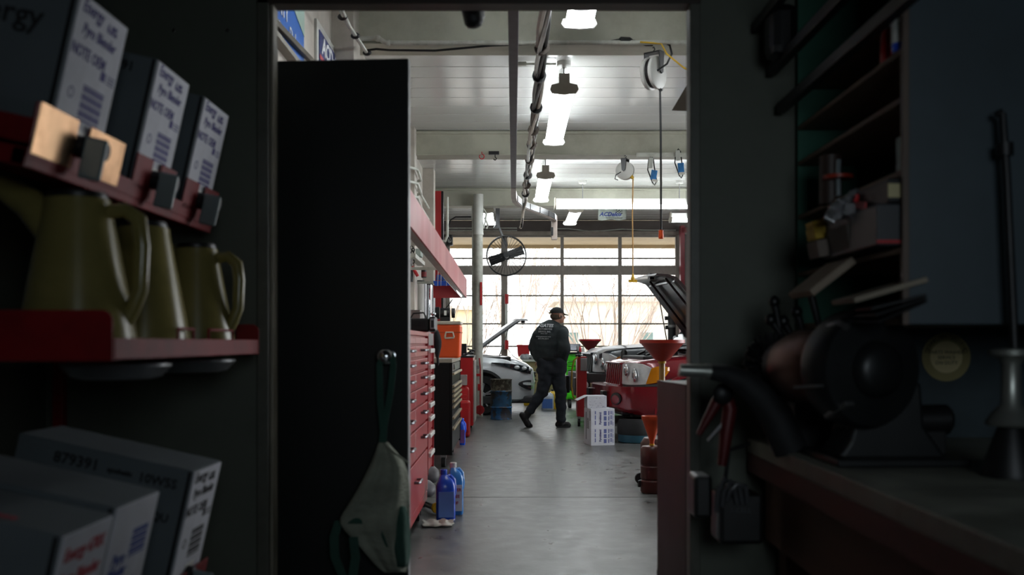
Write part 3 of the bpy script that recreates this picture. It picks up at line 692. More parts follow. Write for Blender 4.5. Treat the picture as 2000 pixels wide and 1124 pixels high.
for y in (5.5, 6.98):
    MB().box(XF-.12, XF-.05, y, y+.07, 0, .13).build('leg', M_darkmetal, t)
    MB().box(XL+.05, XL+.12, y, y+.07, 0, .13).build('leg', M_darkmetal, t)
zr = [1.29, 1.235, 1.15, 1.06, .955, .84, .70, .50]
ys = [5.37, 6.25, 7.12]
for i in range(len(zr)-1):
    for j in range(2):
        drawer(t, XF-.02, ys[j]+.006, ys[j+1]-.006, zr[i+1]+.008, zr[i]-.008, mat('drawer_worn_sheen', '#b87a76', .45, var=.12) if i == 0 else M_redpaint, 'pull' if i else None, mat('pull_steel', '#6f7074', .3, .8))  # top row pinkish: wear, with the sheen put into the colour
drawer(t, XF-.02, 5.376, 7.114, .20, .492, M_redpaint, 'pull', mat('pull_steel', '#6f7074', .3, .8))
t = thing('side_chest', 'narrow red chest with pale label pulls against the big red chest', 'tool chest', (-.95, 7.4, 0))
MB().box(-1.19, XF-.02, 7.14, 7.66, .30, 1.33).build('carcass', M_redpaint, t, bevel=.004)
MB().box(XF-.021, XF, 7.145, 7.17, .30, 1.33).box(XF-.021, XF, 7.63, 7.655, .30, 1.33).build('stile', M_redpaint, t)
zr = [1.22, 1.10, 1.02, .93, .82, .72, .60, .46, .31]
MB().box(XF-.03, XF+.0, 7.2, 7.62, 1.23, 1.32).build('grey_box_front', mat('grey_worn', '#8f8a86', .6, var=.2), t, bevel=.003)
for i in range(len(zr)-1):
    d = MB().box(XF-.03, XF-.01, 7.175, 7.625, zr[i+1]+.006, zr[i]-.006).build('drawer', M_redpaint, t, bevel=.003)
    MB().box(XF-.012, XF+.014, 7.22, 7.58, zr[i]-.045, zr[i]-.012).build('label_pull', M_white, d, bevel=.006)
for y in (7.2, 7.55): MB().box(XF-.12, XF-.06, y, y+.05, 0, .30).build('leg', M_darkmetal, t)
# black cabinet
t = thing('black_tool_cabinet', 'glossy black rolling tool cabinet with bright drawer rails', 'tool cabinet', (-.9, 10.7, 0))
ya, yb = 9.9, 11.45; xf = X_(882.5, 9.9); x0 = XL+.03
M_blk = mat('black_enamel', '#08090a', .4, spec=.25, var=.05)
MB().box(x0, xf-.02, ya, yb, .13, 1.05).build('carcass', M_blk, t, bevel=.006)
MB().box(x0, xf+.004, ya, yb, 1.05, 1.088).build('top_tray', mat('tray_beige', '#9f9688', .5), t, bevel=.004)
MB().box(xf-.02, xf-.004, ya+.02, yb-.02, .96, 1.04).build('front_panel', M_steel, t)
MB().lathe((xf-.004, ya+.35, 1.0), [(.03, 0), (.03, .01), (.02, .014)], (1, 0, 0), 16).build('lock', M_chrome, t, smooth=True)
MB().box(xf-.02, xf+.004, ya, ya+.025, .13, 1.05).box(xf-.02, xf+.004, yb-.025, yb, .13, 1.05).build('stile', M_blk, t)
zr = [.955, .83, .78, .73, .68, .62, .51, .40, .15]
for i in range(len(zr)-1): drawer(t, xf-.02, ya+.03, yb-.03, zr[i+1]+.005, zr[i]-.005, M_blk, 'rail', mat('rail_brass', '#b9a98c', .3, .6))
for (x, y) in ((x0+.08, ya+.1), (xf-.09, ya+.1), (x0+.08, yb-.1), (xf-.09, yb-.1)):
    c = MB().tube([(x-.02, y, .055), (x+.02, y, .055)], .055, 18).build('caster', M_rubber, t, smooth=True)
    MB().box(x-.03, x+.03, y-.03, y+.03, .09, .13).build('fork', M_steel, c)
MB().lathe((x0+.43, ya, .97), [(.008, 0), (.008, .006)], (0, -1, 0), 10).build('rivet', M_chrome, t)
MB().bar((x0+.40, ya-.003, .89), (x0+.44, ya-.003, .74), .006, .006).build('scratch_mark', M_steel, t)
# rags + things on the black cabinet: orange cooler
t = thing('cooler', 'orange picnic cooler with pale lid standing on the black tool cabinet', 'cooler', (-.7, 10.5, 1.09))
ya = 10.2; xa, xb = X_(849, ya), X_(899, ya); z0, z1, z2 = 1.092, Z_(634, ya), Z_(627, ya)
z1 = z0+.345
MB().rings([[(xa+.012, ya+.012, z0), (xb-.012, ya+.012, z0), (xb-.012, ya+.42, z0), (xa+.012, ya+.42, z0)], [(xa, ya, z1), (xb, ya, z1), (xb, ya+.44, z1), (xa, ya+.44, z1)]]).build('body', M_orange, t, bevel=.02)
MB().box(xa-.006, xb+.006, ya-.006, ya+.446, z1, z1+.035).build('lid', mat('lid_cream', '#cfc8b8', .45), t, bevel=.012)
MB().box(xa-.003, xb+.003, ya-.003, ya+.443, z1-.085, z1-.076).build('groove', mat('orange_dark', '#b8451c', .5), t)
xc_ = X_(878, ya); zc_ = z0+.21
MB().tube([(xc_-.045, ya-.004, zc_), (xc_-.045, ya-.018, zc_+.01), (xc_-.035, ya-.02, zc_+.055), (xc_+.035, ya-.02, zc_+.055), (xc_+.045, ya-.018, zc_+.01), (xc_+.045, ya-.004, zc_), (xc_-.045, ya-.014, zc_-.005)], .009, 8).build('handle', mat('lid_cream', '#cfc8b8', .45), t, smooth=True)
tag(MB().cbox((X_(868, 9.95), 10.05, 1.093), (.2, .14, .006), (0, 0, .3)).build('paper_sheet', M_white), 'loose white paper at the near edge of the black cabinet top', 'paper')
# things on the red chest
t = thing('radio', 'black workshop radio with a silver front standing on the red chest', 'radio', P(828, 641, 7.0)); d = 6.9
MB().box(X_(797, d), X_(838, d), d, d+.14, 1.327, 1.42).build('body', M_black, t, bevel=.012)
MB().box(X_(838, d)-.002, X_(851, d), d+.0, d+.16, 1.327, 1.432).build('end_speaker', M_black, t, bevel=.014)
MB().box(X_(840, d), X_(849, d), d-.006, d-.0, 1.345, 1.42).build('silver_face', M_steel, t, bevel=.003)
MB().box(X_(842, d), X_(847, d), d-.008, d-.005, 1.355, 1.405).build('dial', M_black, t)
MB().tube([(X_(800, d), d+.05, 1.42), (X_(806, d), d+.05, 1.455), (X_(826, d), d+.05, 1.46), (X_(832, d), d+.05, 1.42)], .006, 8).build('handle', M_black, t, smooth=True)
MB().box(X_(800, d), X_(832, d), d-.003, d, 1.36, 1.40).build('trim_strip', M_darkmetal, t)
MB().ell((X_(846, d), d+.0, 1.45), (.02, .02, .015), 10, 6).build('aerial_cap', M_chrome, t, smooth=True)
tag(MB().cbox((X_(806, 7.2), 7.35, 1.41), (.10, .2, .16)).build('grey_parts_box', mat('grey_worn', '#8f8a86', .6, var=.2), bevel=.004), 'grey parts box behind the black radio', 'box')
# dark cloth hanging at end of side chest
mb = MB(); rs = []
for i in range(7):
    u = i/6; z = 1.34-.26*u; w = .03+.10*math.sin(math.pi*min(1, u*1.15+.1))
    rs.append([(XF+.005+w*math.sin(k*.9)*.3+.02*u, 7.662+k*.022*(1-.5*u), z-.01*math.cos(k*1.7)) for k in range(7)])
vv = [mb.verts(r) for r in rs]
for i in range(6):
    for k in range(6): mb.face([vv[i][k], vv[i][k+1], vv[i+1][k+1], vv[i+1][k]])
o = mb.build('rag', mat('black_cloth', '#15171a', .9), smooth=True); s_ = o.modifiers.new('t', 'SOLIDIFY'); s_.thickness = .006
tag(o, 'black rag hanging off the end of the narrow red chest', 'rag')
# red cabinet further back
t = thing('red_cabinet', 'plain bright red steel cabinet beyond the black one', 'cabinet', (-.9, 14.8, 0))
d = 14.0; xr = X_(924, d)
M_red2 = mat('bright_red_enamel', '#c0191d', .3, var=.06, coat=.3)
MB().box(XL+.3, xr, d, d+.75, .08, Z_(699, d)).build('body', M_red2, t, bevel=.006)
MB().box(XL+.3, xr+.01, d-.005, d+.755, Z_(699, d), Z_(697, d)+.01).build('top', M_darkmetal, t, bevel=.003)
MB().box(xr, xr+.018, d+.02, d+.73, .12, Z_(705, d)).build('door', mat('pale_door_edge', '#a9a49e', .5), t, bevel=.003)
for x in (XL+.4, xr-.06):
    for y in (d+.06, d+.66): MB().tube([(x-.015, y, .04), (x+.015, y, .04)], .04, 14).build('caster', M_rubber, t, smooth=True)
z = Z_(697, d)+.012
tag(MB().cbox((X_(906, d+.1), d+.12, z+.085), (.075, .075, .17)).build('parts_tin', M_darkmetal, bevel=.006), 'dark tin standing on the bright red cabinet beside the cooler', 'tin')
t = thing('hand_tools', 'small jumble of dark hand tools lying on the bright red cabinet', 'tools', P(918, 690, d+.1))
for i in range(6):
    a = i*1.1; c = Vector((X_(917, d)+.01*i-.03, d+.08+.04*(i % 3), z+.02+.012*i)); v = Vector((.08*math.cos(a*.4), .05*math.sin(a), .012))
    MB().tube([c-v, c+v*.4, c+v], [.012, .009, .014], 8).build('tool', (M_black, M_steel, M_darkmetal)[i % 3], t, smooth=True)
# red plastic cases in front of the red cabinet
def case(x0, x1, y, z1, label, yd=.22):
    t = thing('plastic_case', label, 'case', ((x0+x1)/2, y, 0))
    MB().box(x0, x1, y, y+yd, .0, z1).build('shell', M_redplastic, t, bevel=.035, seg=3)
    MB().box(x0+.02, x1-.02, y-.008, y+.0, .08, z1-.10).build('panel', M_redplastic, t, bevel=.006)
    MB().tube([((x0+x1)/2-.03, y+yd/2, z1-.01), ((x0+x1)/2-.03, y+yd/2, z1+.025), ((x0+x1)/2+.03, y+yd/2, z1+.025), ((x0+x1)/2+.03, y+yd/2, z1-.01)], .008, 8).build('handle', M_redplastic, t, smooth=True)
d = 13.2
case(X_(893, 13.5), X_(915, 13.5), 13.5, Z_(757, 13.5), 'taller red plastic tool case leaning before the bright red cabinet')
case(X_(895, d), X_(918, d), d-.05, Z_(783, d), 'shorter red plastic tool case standing in front of the taller one', .2)
tag(MB().cbox((X_(905, 13.5), 13.6, Z_(757, 13.5)+.095), (.09, .14, .14)).build('carton', mat('carton_pale', '#9d8f8c', .7), bevel=.004), 'small pale carton on top of the taller red plastic case', 'carton')
# ================================================================ FLOOR THINGS
def jug(c, s, label, bodym, capm, h=.30, w=.085, dpt=.065, labelm=None, txt=None, group=None):
    """rectangular fluid jug with shoulder, neck, cap and moulded handle"""
    t = thing('fluid_jug', label, 'jug', c, rz=s)
    def ring(a, b, z, n=20):
        r = []
        for j in range(n):
            u = 2*math.pi*j/n; cu, su = math.cos(u), math.sin(u)
            r.append((a*math.copysign(abs(cu)**.5, cu), b*math.copysign(abs(su)**.5, su), z))
        return r
    rs = [ring(w*.92, dpt*.9, 0), ring(w, dpt, .012), ring(w, dpt, h*.30), ring(w*.985, dpt*.98, h*.33), ring(w, dpt, h*.36), ring(w, dpt, h*.66), ring(w*.93, dpt*.93, h*.74), ring(w*.72, dpt*.8, h*.83)]
    rs += [[(x+w*-.15, y, z) for x, y, z in ring(w*.42, dpt*.5, h*.90)], [(x+w*-.2, y, z) for x, y, z in ring(w*.28, dpt*.36, h*.93)]]
    MB().rings(rs).build('body', bodym, t, smooth=True, local=True)
    MB().lathe((-w*.2, 0, h*.925), [(.022, 0), (.024, .006), (.024, .034), (.020, .038)], n=20).build('cap', capm, t, smooth=True, local=True)
    MB().tube([(w*.0, 0, h*.88), (w*.45, 0, h*.90), (w*.80, 0, h*.82), (w*.93, 0, h*.62), (w*.9, 0, h*.5)], [.014, .016, .017, .016, .012], 10).build('handle', bodym, t, smooth=True, local=True)
    if labelm:
        MB().box(-w*.8, w*.78, -dpt-.002, -dpt+.004, h*.08, h*.6).build('label', labelm, t, local=True, bevel=.001)
        if txt:
            for k, q in enumerate(txt):
                text('lettering', q, .030, (Matrix.Translation((0, -dpt-.003, h*(.50-.13*k))) @ Matrix.Rotation(R90, 4, 'X'),), M_redink, t, .0005, bold=.001)
    return t
M_bluefl = mat('blue_jug', '#1d4fd0', .25, var=.06, coat=.2); M_blueclr = mat('washer_fluid', '#3d8ad8', .2, var=.1, coat=.3)
jug((X_(870, 7.0), 7.02, 0), math.radians(8), 'solid royal blue fluid jug standing left of the labelled one', M_bluefl, M_bluefl, .345, .068, .065, mat('label_blue_grey', '#5d86d6', .5))
jug((X_(889, 7.3), 7.27, 0), math.radians(6), 'pale blue washer fluid jug with red lettering and a white cap', M_blueclr, M_white, .365, .062, .06, M_white, ('WIPER', 'FREE', '20F'))
jug((X_(903.5, 12.2), 12.2, 0), 0, 'small dark blue jug standing by the red cases', M_bluefl, M_bluefl, .31, .035, .06, mat('label_dull', '#6a3f7a', .5))
# white rag on floor
mb = MB(); rnd = random.Random(2); rows = []
pc = P(855, 1026, 6.75)
for i in range(13):
    r = []
    for j in range(9):
        u, v = i/12-.5, j/8-.5
        x = pc.x+u*.22*(1-.25*abs(v)); y = 6.82+v*.22; z = .012+.028*abs(math.sin(u*9+v*3))*(1-2*abs(v))+.012*math.sin(v*13+u*5)*(.5-abs(u))
        r.append((x+.008*math.sin(v*20), y+.01*math.sin(u*17), max(z, .004)))
    rows.append(mb.verts(r))
for i in range(12):
    for j in range(8): mb.face([rows[i][j], rows[i+1][j], rows[i+1][j+1], rows[i][j+1]])
o = mb.build('rag', mat('white_cloth', '#b9b7ae', .9, var=.1), smooth=True); s_ = o.modifiers.new('t', 'SOLIDIFY'); s_.thickness = .004; s_.offset = 1
tag(o, 'crumpled white rag lying on the floor by the blue jugs', 'rag')
t = thing('torch', 'black torch with a yellow rim lying under the red chest', 'torch', P(845, 990, 7.35)); z = .045
MB().tube([(X_(828, 7.4), 7.45, z), (X_(845, 7.3), 7.3, z), (X_(852, 7.3), 7.27, z)], [.02, .022, .036], 14).build('body', M_black, t, smooth=True)
MB().tube([(X_(852, 7.3), 7.27, z), (X_(855, 7.3), 7.255, z)], .039, 16).build('rim', My, t, smooth=True)
t = thing('junk_pile', 'grey bags and scraps piled in the gap under the narrow red chest', 'bag', (-.75, 7.7, 0))
rnd = random.Random(4)
for i in range(6): MB().ell((-.72+rnd.uniform(-.1, .08), 7.72+rnd.uniform(-.15, .2), .05+.04*i), (.09, .09, .055), 10, 7, Euler((rnd.random(), rnd.random(), 0)).to_matrix()).build('bag', (mat('bag_grey', '#5d5a5e', .5, var=.25, scale=15), M_darkmetal)[i % 2], t, smooth=True)

# blue oil drum
d = 16.3; t = thing('oil_drum', 'rusty blue steel drum with a dented bare top band', 'drum', (X_(979, d), d, 0))
r = .172; hgt = Z_(741, d); b3 = hgt*.33
M_rb = mat('drum_blue', '#1f5d8e', .5, .2, var=.2, scale=9, dirt='#3b322c', dirt_amt=.9, dirt_scale=7)
M_rt = mat('drum_top', '#7b7a6c', .5, .3, var=.3, scale=12, dirt='#3a342b', dirt_amt=.9, dirt_scale=10)
M_rm = mat('drum_mid', '#2a5a7d', .5, .2, var=.3, scale=9, dirt='#352f2a', dirt_amt=1.0, dirt_scale=5)
def rib(z): return [(r, z-.014), (r+.009, z), (r, z+.014)]
MB().lathe((X_(979, d), d, 0), [(r-.02, .02), (r+.006, .0), (r+.007, .012), (r, .02)]+rib(hgt*.30), n=40).build('lower_shell', M_rb, t, smooth=True)
MB().lathe((X_(979, d), d, 0), [(r, hgt*.30+.014), (r, hgt*.5)]+rib(hgt*.70), n=40).build('middle_shell', M_rm, t, smooth=True)
MB().lathe((X_(979, d), d, 0), [(r, hgt*.70+.014), (r, hgt-.02), (r+.008, hgt-.01), (r+.008, hgt), (r-.01, hgt), (r-.012, hgt-.02), (.002, hgt-.02)], n=40).build('top_shell', M_rt, t, smooth=True)

# white column with a conduit and banding
d = 16.85; t = thing('column', 'white pipe column wrapped with sheet near the top', 'column', (X_(933, d), d, 0))
MB().tube([P(934.5, 816, d)*1.0, (X_(934.5, d), d, 3.59)], .074, 28).build('pipe', M_whitepipe, t, smooth=True)
xl_ = X_(925, d+.02)
MB().box(xl_-.028, xl_+.03, d+.0, d+.12, 0, ZB-.014).build('side_channel', M_whitepipe, t, bevel=.008)
for a, b in ((380, 413), (413, 455), (455, 459)):
    MB().tube([(X_(934.5, d), d, Z_(b, d)), (X_(934.5, d), d, Z_(a, d))], .082 if b < 458 else .086, 28).build('sleeve', mat('sleeve_white', '#c9cbc4', .4, var=.1, scale=6), t, smooth=True)
MB().box(X_(926, d), X_(942, d), d-.11, d+.1, 0, .035).build('base_plate', M_whitepipe, t, bevel=.006)
MB().box(X_(938, d), X_(942, d), d-.09, d-.075, Z_(597, d), Z_(552, d)).build('red_tag', M_redplastic, t, bevel=.002)
# hose pipe and festoon by column top
t = thing('hanging_bracket', 'tangle of white steel brackets beside the top of the white column', 'bracket', P(950, 420, 16.7))
for q in (((944, 408), (950, 418), (947, 436), (944, 446)), ((946, 425), (953, 440), (950, 447))): MB().tube([P(x, y, 16.85) for x, y in q], .016, 7).build('arm', M_whitepipe, t, smooth=True)
t = thing('air_line', 'red air fittings and a small red wheel low on the white column', 'air line', P(937, 800, 16.6)); dd = 16.6
MB().tube([P(938, 812, dd), P(938, 720, dd), P(936, 700, dd)], .012, 8).build('pipe', M_redpaint, t, smooth=True)
MB().lathe(P(937, 801, dd+.04), [(.03, 0), (.075, 0), (.08, .02), (.075, .04), (.02, .04)], (0, -1, 0), 24).build('wheel', M_redpaint, t, smooth=True)
for x, y, w, h in ((935, 733, 9, 5), (936, 757, 6, 13), (933, 718, 6, 7)): MB().cbox(P(x, y, dd-.02), (w*.0085, .05, h*.0085)).build('fitting', M_redplastic if y != 718 else M_steel, t, bevel=.004)

# carton stack
d = 12.05; rz = math.radians(9)
def carton(x, y, z, w, dp, h, label, rz, open_=False, face=()):
    t = thing('carton', label, 'box', (x, y, z), rz=rz)
    MB().box(-w/2, w/2, -dp/2, dp/2, 0, h).build('box', M_box, t, local=True, bevel=.003)
    return t
t = carton(X_(1171, 12.2), 12.25, 0, .30, .30, Z_(799, 12.1)-.0, 'white carton with blue print standing on end on the floor', math.radians(12))
h = Z_(799, 12.1); FM = lambda x, z: (Matrix.Translation((x, -.1515, z)) @ Matrix.Rotation(R90, 4, 'X'),)
mb = MB()
for (x, w) in ((-.095, .012), (.03, .035), (.075, .012), (.095, .008), (.112, .010), (.13, .006)):
    for k, (z0, z1) in enumerate(((.03, .20), (.24, .42))):
        n = 14
        for i in range(n):
            if (i*7+int(x*900)) % 5: mb.box(x-w/2, x+w/2, -.1512, -.1502, z0+(z1-z0)*i/n, z0+(z1-z0)*(i+.8)/n)
o = mb.build('print', M_blueink, t, local=True)
for z in (.12, .33):
    o = text('lettering', 'Pyroblend', .036, (Matrix.Translation((-.03, -.1515, z)) @ Matrix.Rotation(R90, 4, 'X') @ Matrix.Rotation(R90, 4, 'Z'),), M_purple, t, .0005, bold=.001)
mb = MB()
for i in range(11): mb.box(-.1512, -.1502, -.06, .02, .20+i*.012, .206+i*.012)
mb.box(-.1512, -.1502, .05, .07, .06, .40); mb.box(-.1512, -.1502, -.12, -.10, .30, .42)
mb.build('barcode', M_blackink, t, local=True)
t = carton(X_(1163, 12.3), 12.32, h+.001, .24, .26, Z_(774, 12.2)-h, 'smaller open white carton on top of the standing one', math.radians(4))
h2 = Z_(774, 12.2)-h
MB().rings([[(-.12, -.13, h2), (-.12, .13, h2), (-.24, .13, h2-.055), (-.24, -.13, h2-.055)], [(-.12, -.13, h2-.004), (-.12, .13, h2-.004), (-.24, .13, h2-.059), (-.24, -.13, h2-.059)]]).build('flap', M_box, t, local=True)
mb = MB(); rnd = random.Random(9)
for i in range(26): a, b = rnd.uniform(-.11, .10), rnd.uniform(.01, h2-.02); mb.cbox((a, -.1305, b), (.018, .001, .004), (0, rnd.uniform(-.8, .8), 0))
o = mb.build('pattern_print', mat('print_grey', '#9497a4', .7), t, local=True)

# oil drain funnels
def drain(px, pyrim, d, rr, label, pole_top, z_bot, m):
    t = thing('oil_drain', label, 'oil drain', (X_(px, d), d, 0)); c = (X_(px, d), d, 0); zr = Z_(pyrim, d)
    MB().lathe(c, [(.022, zr-.20), (.07, zr-.17), (rr*.93, zr-.035), (rr, zr-.03), (rr, zr), (rr-.008, zr), (rr-.012, zr-.03), (.06, zr-.15), (.01, zr-.17)], n=36, caps=False).build('funnel', m, t, smooth=True)
    return t, c, zr
t, c, zr = drain(1293, 664, 8.8, .20, 'tall oil drain with a wide red funnel on an amber tube', 0, 0, mat('funnel_red', '#a92c1c', .35, var=.1))
MB().tube([(c[0], c[1], .42), (c[0], c[1], zr-.17)], .026, 16).build('tube', mat('amber_tube', '#9a7a45', .25, var=.15), t, smooth=True)
MB().tube([(c[0], c[1], zr-.21), (c[0], c[1], zr-.17)], .036, 16).build('collar', My, t, smooth=True)
M_tank = mat('tank_maroon', '#4a1d18', .35, var=.15)
MB().lathe((c[0]-.0, c[1]-.0, .03), [(.16, 0), (.19, .03), (.19, .33), (.16, .38), (.03, .40)], n=28).build('tank', M_tank, t, smooth=True)
for a in (-1, 1): MB().tube([(c[0]+a*.19, c[1]-.02, .05), (c[0]+a*.19, c[1]+.02, .05)], .05, 14).build('caster', M_rubber, t, smooth=True)
d = 8.3; x0 = X_(1251, d); r = .105; cx = x0+r
t = thing('oil_container', 'small ribbed brown oil container with an orange funnel in its neck', 'container', (cx, d, 0)); z = Z_(872, d)
MB().lathe((cx, d, 0), [(r*.9, 0), (r, .015), (r, .10), (r*.93, .108), (r*.93, .115), (r, .123), (r, .22), (r*.93, .228), (r*.93, .235), (r, .245), (r, z-.02), (r*.85, z), (.03, z+.008)], n=28).build('body', M_tank, t, smooth=True)
MB().tube([(x0+.0, d-.02, .10), (x0-.012, d-.02, .10), (x0-.012, d-.02, .05)], .012, 8).build('handle', M_black, t, smooth=True)
fr = .085; zt = Z_(813, d)
t2 = thing('funnel', 'orange funnel standing in the brown oil container', 'funnel', (cx, d, z))
MB().lathe((cx-.01, d, 0), [(.016, z-.03), (.02, z+.04), (fr*.55, zt-.13), (fr*.95, zt-.035), (fr, zt-.03), (fr+.004, zt), (fr-.004, zt), (fr*.9, zt-.035), (.014, z+.03)], n=32, caps=False).build('cone', mat('funnel_orange', '#cf4a1e', .35, var=.08), t2, smooth=True)
MB().lathe((cx-.01, d, 0), [(.022, z+.0), (.022, z+.02)], n=20).build('collar', My, t2, smooth=True)
# floor jack style red cart with hose
d = 14.85; t = thing('service_cart', 'slim red service cart with a looping yellow hose', 'cart', (X_(1131, d), d, 0))
xa, xb = X_(1127, d), X_(1146, d)
MB().box(xa, xb, d, d+.28, .14, Z_(697, d)).build('body', M_redpaint, t, bevel=.01)
MB().box(xa+.05, xb, d-.02, d, Z_(725, d), Z_(700, d)).build('gauge_panel', M_steel, t, bevel=.008)
MB().ell((xa+.02, d+.02, Z_(695, d)), (.05, .04, .025), 12, 8).tube([(xa+.02, d+.02, Z_(695, d)), (xa+.02, d+.02, Z_(690, d)+.03)], .012, 8).build('valve', M_black, t, smooth=True)
MB().tube([(xa+.01, d-.02, Z_(697, d)), (xa-.05, d-.03, Z_(705, d)), (xa-.08, d-.04, Z_(725, d)), (xa-.085, d-.04, Z_(755, d)), (xa-.06, d-.03, Z_(775, d)), (xa+.0, d, Z_(783, d))], .013, 8).build('hose', mat('hose_yellow', '#a88422', .45), t, smooth=True)
for x in (xa+.03, xb-.02):
    c = MB().tube([(x-.018, d+.02, .06), (x+.018, d+.02, .06)], .06, 16).build('caster', M_rubber, t, smooth=True)
    MB().box(x-.022, x+.022, d, d+.05, .08, .15).build('fork', M_steel, c)
# green tool cabinet
d = 19.0; t = thing('green_tool_cabinet', 'bright green rolling tool cabinet with black top', 'tool cabinet', (X_(1140, d), d, 0))
xa, xb = X_(1105.5, d), X_(1105.5, d)+1.1; zt = Z_(692, d); M_gr = mat('green_enamel', '#4fe02a', .3, var=.04, coat=.3)
MB().box(xa+.0, xb, d+.02, d+.5, .17, zt).build('carcass', M_gr, t, bevel=.006)
MB().box(xa-.01, xb+.01, d-.01, d+.51, zt, zt+.035).build('top', M_black, t, bevel=.004)
zs = [zt-.01, zt-.13, zt-.21, zt-.29, zt-.33+.0, zt-.42, zt-.52, .19]
for i in range(len(zs)-1):
    q = MB().box(xa+.02, xb-.02, d, d+.02, zs[i+1]+.006, zs[i]-.006).build('drawer', M_gr, t, bevel=.003)
    MB().box(xa+.04, xb-.04, d-.016, d+.0, zs[i]-.022, zs[i]-.008).build('handle', mat('green_dark', '#2f8a1c', .4), q, bevel=.002)
for x in (xa+.08, xb-.08):
    for y in (d+.07, d+.43): MB().tube([(x-.025, y, .08), (x+.025, y, .08)], .08, 18).build('caster', M_rubber, t, smooth=True)
t = thing('scan_tool', 'dark tablet scan tool propped on the green tool cabinet', 'tablet', (xa+.13, d+.2, zt+.036))
MB().cbox((xa+.14, d+.2, zt+.036+.085), (.30, .03, .15), (-.35, 0, 0)).build('body', mat('scan_body', '#4a4c58', .4), t, bevel=.01)
MB().cbox((xa+.13, d+.183, zt+.036+.09), (.23, .01, .11), (-.35, 0, 0)).build('screen', mat('screen_dark', '#54586a', .15), t)
for k, (x, h_, m_) in enumerate(((1134, .11, M_redplastic), (1130, .14, M_steel), (1140, .10, M_white))):
    tag(MB().lathe((X_(x, d), d+.15, zt+.036), [(.028, 0), (.028, h_*.7), (.015, h_*.85), (.015, h_)], n=16).build('bottle', m_, smooth=True),
        ('red', 'steel', 'white')[k]+' bottle standing on the green tool cabinet', 'bottle', 'bottles on the green cabinet')
t, c, zr = drain(1152, 663, 17.6, .20, 'small red drain pan on a stand in front of the green cabinet', 0, 0, M_redpaint)
MB().tube([(c[0], c[1], .10), (c[0], c[1], zr-.17)], .03, 14).build('post', M_steel, t, smooth=True)
MB().lathe(c, [(.22, .02), (.22, .08), (.05, .12)], n=20).build('base', M_darkmetal, t, smooth=True)
# far bench, red holder, jugs on floor
d = 20.6; t = thing('far_bench', 'tan wooden bench with drawers under the glass door', 'bench', (X_(1060, d), d, 0)); M_tan = mat('tan_wood', '#8a7a58', .6, var=.12)
xa, xb = X_(1020, d), X_(1092, d); zt = Z_(703, d)
MB().box(xa, xb, d-.05, d+.55, zt-.04, zt).build('top', M_white, t, bevel=.004)
MB().box(xa+.03, xb-.03, d, d+.5, .0, zt-.04).build('carcass', M_tan, t, bevel=.004)
for i in range(4): MB().box(xa+.05, xb-.05, d-.015, d, .08+i*.20, .26+i*.20-.0).build('drawer', M_tan, t, bevel=.004)
t = thing('clutter', 'pale crumpled bags heaped on the far tan bench', 'bags', (X_(1032, d), d, zt)); rnd = random.Random(3)
for i in range(7): MB().ell((X_(1022, d)+i*.075, d+.1+rnd.uniform(0, .2), zt+.05), (.07, .07, .05+rnd.uniform(0, .03)), 10, 7).build('bag', mat('bag_pale', '#a7aab0', .4, var=.2, scale=14), t, smooth=True)
d = 20.9; t = thing('red_towel_holder', 'red holder box hanging on the glass door left of the man', 'holder', P(1022, 697, d))
MB().rings([[P(x, y, q) for x, y in ((1010, 675), (1035, 675), (1034, 692), (1031, 697), (1013, 697), (1011, 692))] for q in (d, d+.15)]).build('box', M_redplastic, t, bevel=.01)
MB().box(X_(1009, d), X_(1036, d), d-.01, d+.16, Z_(677, d), Z_(674, d)).build('rim', M_redplastic, t, bevel=.004)
t = thing('door_spring_tube', 'white upright tube with red ends fixed beside the thick door stile', 'tube', P(988, 690, 21.2)); q = 21.46
MB().tube([P(989, 664, q), P(989, 592, q)], .028, 14).build('tube', M_white, t, smooth=True)
for y0, y1 in ((594, 575), (683, 665)): MB().tube([P(989.5, y0, q), P(989.5, y1, q)], .042, 14).build('red_end', M_redplastic, t, smooth=True)
cord('thin_line', [P(990, 680, 21.44), P(1002, 696, 21.2), P(1016, 705, 21.0)], .006, M_darkmetal, 'thin line slanting down from the white and red tube', 'cord')
d = 18.6
jug((X_(1069, d), d, 0), 0, 'white jug with a blue base on the floor behind the man', mat('jug_white', '#c8d2de', .35), M_bluefl, .34, .12, .08, mat('jug_band', '#4a72b8', .4))
jug((X_(1081, d+.2), d+.2, 0), .3, 'yellow and black jug on the floor right of the white jug', mat('jug_yellow', '#c9a61e', .4), M_black, .36, .10, .08)
jug((X_(1036, d+1.2), d+1.2, 0), -.4, 'yellow jug on the floor under the white car nose', mat('jug_yellow', '#c9a61e', .4), My, .25, .13, .08)
# right side: red portal frame, dark bay, black cylinder
t = thing('red_portal', 'dark red steel portal frame at the right end of the glass door', 'frame', (3.7, 20, 0)); M_rd = mat('portal_red', '#7d1f2a', .4, var=.12)
MB().box(X_(1328, 21.3), X_(1336, 21.3), 21.2, 21.4, 0, 3.75).build('post', M_rd, t, bevel=.006)
MB().box(3.72, 3.9, 17.6, 17.8, 0, 3.36).build('post', M_rd, t, bevel=.006)
MB().bar((3.68, 17.7, 3.33), (3.66, 21.3, 3.66), .12, .10).build('beam', M_rd, t, bevel=.006)
MB().box(3.80, 3.86, 17.8, 21.2, 0, 3.3).build('side_panel', mat('portal_dark', '#3a1519', .5, var=.15), t)
d = 17.75; t = thing('pump_cylinder', 'black pump cylinder with a clamp standing against the red portal', 'pump', P(1312, 662, d))
MB().tube([P(1312, 670, d), P(1312, 614, d)], .072, 22).build('cylinder', M_black, t, smooth=True)
MB().tube([P(1312, 640, d), P(1312, 635, d)], .077, 22).build('band', M_steel, t, smooth=True)
